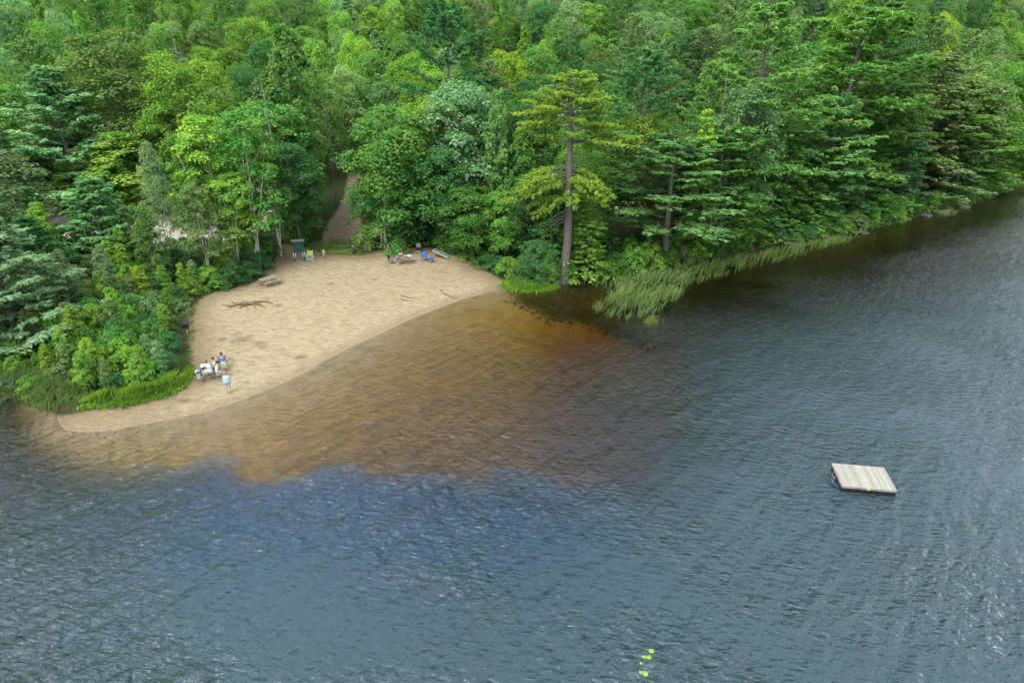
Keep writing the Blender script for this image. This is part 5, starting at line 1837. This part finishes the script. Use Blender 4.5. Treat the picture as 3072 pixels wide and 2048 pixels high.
# ------------------------------------------------------------------ cars half hidden in the wood
def car(loc, yaw, label):
    t = empty('parked_car', loc, yaw)
    W = 0.90
    prof = [(-2.2, 0.35), (-2.25, 0.7), (-2.15, 1.0), (-1.0, 1.05), (0.9, 1.08), (1.3, 1.02), (2.05, 0.86), (2.2, 0.62), (2.15, 0.35)]
    rg = []
    for x, k in ((-W, 0.93), (-W * 0.97, 1.0), (W * 0.97, 1.0), (W, 0.93)):
        rg.append([(x, y_ * (0.985 if k < 1 else 1), 0.35 + (z_ - 0.35) * k) for y_, z_ in prof])
    MB().rings(rg).build('body', M['car_paint'], t)
    top = [(-2.05, 1.0), (-1.75, 1.62), (-0.2, 1.70), (0.35, 1.62), (1.05, 1.05)]
    rg = []
    for x, q in ((-0.80, 0), (-0.68, 1), (0.68, 1), (0.80, 0)):
        rg.append([(x * (1 if z_ < 1.1 else 0.88), y_, z_ if q else 1.0 + (z_ - 1.0) * 0.93) for y_, z_ in top])
    MB().rings(rg).build('cabin', M['car_paint'], t)
    MB().add([(-0.62, 0.40, 1.60), (0.62, 0.40, 1.60), (0.68, 1.03, 1.10), (-0.68, 1.03, 1.10), (-0.62, 0.42, 1.62), (0.62, 0.42, 1.62), (0.68, 1.05, 1.12), (-0.68, 1.05, 1.12)], [(0, 1, 2, 3), (4, 7, 6, 5), (0, 4, 5, 1), (1, 5, 6, 2), (2, 6, 7, 3), (3, 7, 4, 0)]).build('windscreen', M['car_glass'], t)
    MB().add([(-0.62, -1.80, 1.56), (0.62, -1.80, 1.56), (0.68, -2.04, 1.12), (-0.68, -2.04, 1.12), (-0.62, -1.82, 1.58), (0.62, -1.82, 1.58), (0.68, -2.07, 1.12), (-0.68, -2.07, 1.12)], [(3, 2, 1, 0), (5, 6, 7, 4), (1, 5, 4, 0), (2, 6, 5, 1), (3, 7, 6, 2), (0, 4, 7, 3)]).build('rear_window', M['car_glass'], t)
    for s in (-1, 1):
        for y0, y1 in ((-1.6, -0.85), (-0.75, 0.1), (0.2, 0.75)):
            MB().box((s * 0.765, (y0 + y1) / 2, 1.33), (0.03, y1 - y0, 0.40), Matrix.Rotation(R(-s * 11), 3, 'Y')).build('side_window', M['car_glass'], t)
        for y in (-1.35, 1.35):
            w = MB().tube([(s * 0.70, y, 0.34), (s * 0.91, y, 0.34)], 0.34, 18).build('wheel', M['rubber'], t)
            MB().tube([(s * 0.905, y, 0.34), (s * 0.925, y, 0.34)], 0.20, 12).build('rim', M['grey_metal'], w)
        MB().box((s * 0.62, 2.13, 0.72), (0.34, 0.08, 0.14), None, 0.02).build('headlight', M['grey_metal'], t)
        MB().box((s * 0.70, -2.20, 0.85), (0.22, 0.06, 0.22), None, 0.02).build('tail_light', M['red'], t)
    tag(t, label, 'car')
    return t


CC = Vector(CAR1)
car((CC.x, CC.y, CC.z), R(112), 'white car half hidden among trunks right of the great pine')
CC = Vector(CAR2)
car((CC.x, CC.y, CC.z), R(70), 'white car barely glimpsed between the tall pines on the right')

# brown shed in the left thicket
ps = at_px(208, 690)
t = empty('shed', (ps.x, ps.y, ps.z - 0.05), R(20))
nb = 9
for i in range(nb):
    x = -1.0 + 2.0 * (i + 0.5) / nb
    hgt_ = 2.1 + 0.85 * (1 - abs(x))
    MB().box((x, -1.1, hgt_ / 2), (2.0 / nb - 0.012, 0.03, hgt_)).build('wall_board', M['brown_board'], t)
MB().box((0, 0.03, 1.05), (1.96, 2.15, 2.1)).build('wall', M['brown_board'], t)
for s in (-1, 1):
    MB().box((s * 0.58, 0, 2.55), (1.46, 2.6, 0.06), Matrix.Rotation(R(s * 40), 3, 'Y')).build('roof', M['roof_brown'], t)
dr = MB().box((0, -1.135, 0.98), (0.8, 0.03, 1.9)).build('door', M['brown_board'], t)
MB().tube([(0.3, -1.17, 0.95), (0.3, -1.17, 1.1)], 0.02, 6).build('handle', M['dark_metal'], dr)
tag(t, 'dark brown gabled shed mostly hidden in the left thicket', 'shed')


# ------------------------------------------------------------------ reeds and grass
def blades(name, pts_px, n, h0, h1, w, col, label, seed, lean=(0.25, -0.1), water=False, clump=0.0, zoff=-0.05):
    g = np.random.default_rng(seed)
    P = poly(pts_px, 0.0 if water else 0.5)
    lo, hi = P.min(0), P.max(0)
    xs = []
    while sum(len(q_) for q_ in xs) < n:
        c_ = g.uniform(lo, hi, (n * 2, 2))
        m_ = inside(P, c_[:, 0], c_[:, 1])
        if clump:
            m_ &= (wob(c_[:, 0], c_[:, 1], 1.1, seed) + 0.7 * wob(c_[:, 0], c_[:, 1], 2.7, seed + 1)) > g.normal(-0.5 + clump, 0.35, len(c_))
        xs.append(c_[m_])
    c_ = np.concatenate(xs)[:n]
    c_ = c_ + g.normal(0, 0.26, c_.shape) * (g.random((n, 1)) < 0.45)
    z0 = np.maximum(ground_z(c_[:, 0], c_[:, 1]), -0.25 if water else -9) + zoff
    b0 = np.column_stack([c_, z0])
    edge = np.clip(dist(P, c_[:, 0], c_[:, 1]) / 0.8, 0.45, 1)
    H_ = g.uniform(h0, h1, n) * edge * (1 + 0.35 * wob(c_[:, 0], c_[:, 1], 2.6, seed)) + (np.clip(-z0, 0, 1))
    az = g.uniform(0, 6.283, n)
    wd = np.column_stack([np.cos(az), np.sin(az), np.zeros(n)]) * w * 0.5 * g.uniform(0.7, 1.3, n)[:, None]
    ld = np.column_stack([g.normal(lean[0], 0.28, n), g.normal(lean[1], 0.28, n), np.zeros(n)])
    p1 = b0 + np.column_stack([ld[:, 0] * H_ * 0.25, ld[:, 1] * H_ * 0.25, H_ * 0.55])
    p2 = b0 + np.column_stack([ld[:, 0] * H_ * 0.9, ld[:, 1] * H_ * 0.9, H_ * 0.95])
    V = np.stack([b0 - wd, b0 + wd, p1 + wd * 0.9, p1 - wd * 0.9, p2 + wd * 0.25, p2 - wd * 0.25], 1).reshape(-1, 3)
    i_ = np.arange(n)[:, None] * 6
    F = np.concatenate([i_ + np.array([0, 1, 2, 3]), i_ + np.array([3, 2, 4, 5])])
    o = link(bpy.data.objects.new(name, np_mesh(name, V, F, M['blade'])))
    o.color = (*col, 1)
    o['kind'] = 'stuff'
    tag(o, label, name.replace('_', ' '))
    return o


blades('reeds', [(1330, 650), (1400, 648), (1500, 632), (1600, 614), (1650, 604), (1700, 592), (1800, 570), (1900, 552), (1975, 540), (1970, 548), (1900, 566), (1800, 594), (1720, 612), (1650, 636), (1590, 648), (1555, 664), (1562, 686), (1520, 706), (1500, 722), (1440, 732), (1390, 722), (1375, 702), (1400, 676), (1385, 660)],
       3600, 0.6, 1.3, 0.075, (0.15, 0.225, 0.075), 'pale green reeds standing in dark water along the right shore', 1, (0.35, -0.1), True, 0.55)
blades('reeds', [(-60, 868), (0, 868), (80, 862), (150, 880), (205, 905), (205, 926), (160, 930), (112, 944), (85, 940), (60, 918), (0, 902), (-60, 890)],
       5200, 0.6, 1.25, 0.055, (0.15, 0.23, 0.08), 'tangled reeds at the water in the lower left corner of the thicket', 2, (0.2, -0.2), True, 0.1)
blades('grass', [(180, 928), (250, 926), (320, 917), (385, 900), (428, 880), (444, 850), (436, 838), (400, 862), (330, 885), (250, 898), (190, 908)],
       6500, 0.35, 0.95, 0.05, (0.21, 0.36, 0.055), 'long bright grass along the sand below the left thicket', 3, (0.45, -0.3), False, 0.15)
blades('grass', [(1142, 650), (1165, 634), (1200, 640), (1250, 645), (1286, 650), (1262, 658), (1215, 662), (1180, 660)],
       2600, 0.4, 0.95, 0.05, (0.20, 0.34, 0.045), 'bright grass tuft between the sand and the great pine', 4, (0.2, -0.2))
blades('grass', [(730, 590), (760, 562), (840, 562), (858, 580), (850, 590), (800, 594)],
       5000, 0.08, 0.22, 0.03, (0.10, 0.19, 0.03), 'short lawn behind the rope between the posts', 5)
blades('grass', [(428, 760), (436, 720), (450, 690), (500, 672), (560, 655), (600, 640), (590, 652), (520, 672), (470, 690), (448, 706), (446, 760), (450, 790), (434, 790)],
       4000, 0.12, 0.4, 0.03, (0.13, 0.19, 0.035), 'thin grass fringe along the left back edge of the sand', 6)
blades('reeds', [(1362, 700), (1378, 690), (1384, 712), (1368, 716)], 140, 0.5, 0.9, 0.035, (0.18, 0.22, 0.07), 'small loose reed tuft left of the big reed bed', 7, (0.2, 0.0), True)
blades('reeds', [(1470, 742), (1500, 726), (1512, 738), (1490, 746)], 160, 0.4, 0.8, 0.035, (0.18, 0.22, 0.06), 'small yellowish reed tuft off the tip of the reed bed', 8, (0.2, 0.0), True)
blades('reeds', [(2150, 490), (2190, 482), (2200, 488), (2170, 496)], 300, 0.5, 0.9, 0.05, (0.17, 0.21, 0.08), 'pale reed patch far along the right shore', 9, (0.2, 0.0), True)

# ------------------------------------------------------------------ which trees show, and what to call each one
gv = np.random.default_rng(1)
cache = {}
CELL = 5.0
NXc, NYc = int(2352 / CELL) + 1, int(1568 / CELL) + 1
zb = np.full(NXc * NYc, 1e9)
bpy.context.view_layer.update()
for T_ in TREES:
    me = T_['crown'].data
    if me.name not in cache:
        a = np.empty(len(me.vertices) * 3, np.float32)
        me.vertices.foreach_get('co', a)
        a = a.reshape(-1, 3)
        cache[me.name] = a[gv.integers(0, len(a), 2500)]
    mw = np.array(T_['crown'].matrix_world)
    w = cache[me.name] @ mw[:3, :3].T + mw[:3, 3]
    px, py = proj(w[:, 0], w[:, 1], w[:, 2])
    dd = np.sqrt(w[:, 0] ** 2 + w[:, 1] ** 2 + (w[:, 2] - CAM_H) ** 2)
    m_ = (px >= 0) & (px < 2352) & (py >= 0) & (py < 1568)
    ci = (px[m_] // CELL).astype(int) + NXc * (py[m_] // CELL).astype(int)
    np.minimum.at(zb, ci, dd[m_])
    T_['pts'] = (ci, dd[m_], px[m_], py[m_])
for T_ in TREES:
    ci, dd, px, py = T_.pop('pts')
    v_ = dd <= zb[ci] + 0.25
    T_['vis'] = len(np.unique(ci[v_]))
    if T_['vis']:
        T_['px'], T_['py'] = float(px[v_].mean()), float(py[v_].mean())
keep = []
for T_ in TREES:
    if T_['vis'] < 4:
        for ch in list(T_['root'].children):
            bpy.data.objects.remove(ch)
        bpy.data.objects.remove(T_['root'])
    else:
        keep.append(T_)
TREES = keep


def zone(T_):
    x, y, px, py = T_['x'], T_['y'], T_['px'], T_['py']
    rr = math.hypot(x, y)
    if T_['kind'] == 'shrub':
        if px < 460:
            return 'in the low left thicket', 'shrubs of the left thicket'
        if px < 760:
            return 'at the left back edge of the sand', 'shrubs at the back of the beach'
        if px < 1330:
            return 'along the back of the beach', 'shrubs at the back of the beach'
        if px < 1800:
            return 'behind the reed bed', 'shrubs of the right shore'
        return 'along the far right shore', 'shrubs of the right shore'
    if rr > 112:
        c_ = int(px // 392)
        return ('high on the far left slope', 'high on the left slope', 'high above the dirt track', 'high above the great pine', 'high on the right slope', 'high on the far right slope')[min(5, max(0, c_))], 'trees on the upper slope'
    if px < 330:
        return 'left of the gravel lot' if rr > 80 else 'in the left thicket', 'trees left of the beach'
    if px < 760:
        return 'between gravel lot and dirt track', 'trees left of the beach'
    if px < 1060:
        return 'just right of the dirt track', 'trees behind the beach'
    if px < 1330:
        return 'beside and behind the great pine', 'trees behind the beach'
    if px < 1720:
        return 'behind the reed bed', 'trees of the right shore'
    if px < 2080:
        return 'on the right shore past the reeds', 'trees of the right shore'
    return 'at the far right end of the shore', 'trees of the right shore'


ORD = ['', 'leftmost', 'second', 'third', 'fourth', 'fifth', 'sixth', 'seventh', 'eighth', 'ninth', 'tenth', '11th', '12th', '13th', '14th', '15th', '16th', '17th', '18th', '19th', '20th', '21st', '22nd', '23rd', '24th', '25th', '26th', '27th', '28th', '29th', '30th']
bins = {}
for T_ in TREES:
    zn, gp = zone(T_)
    T_['zn'], T_['gp'] = zn, gp
    bins.setdefault((T_['kind'], T_['tone'], zn), []).append(T_)
for (kd, tone, zn), lst in bins.items():
    lst.sort(key=lambda q_: q_['px'])
    for i, T_ in enumerate(lst):
        lb = '%s %s %s' % (TONE[tone][0] if kd != 'snag' else '', WORD[kd][1], zn)
        if len(lst) > 1:
            lb += ', ' + ('leftmost of them' if i == 0 else 'rightmost of them' if i == len(lst) - 1 else '%s from the left' % ORD[i + 1])
        tag(T_['root'], lb.strip(), WORD[kd][2], T_['gp'])
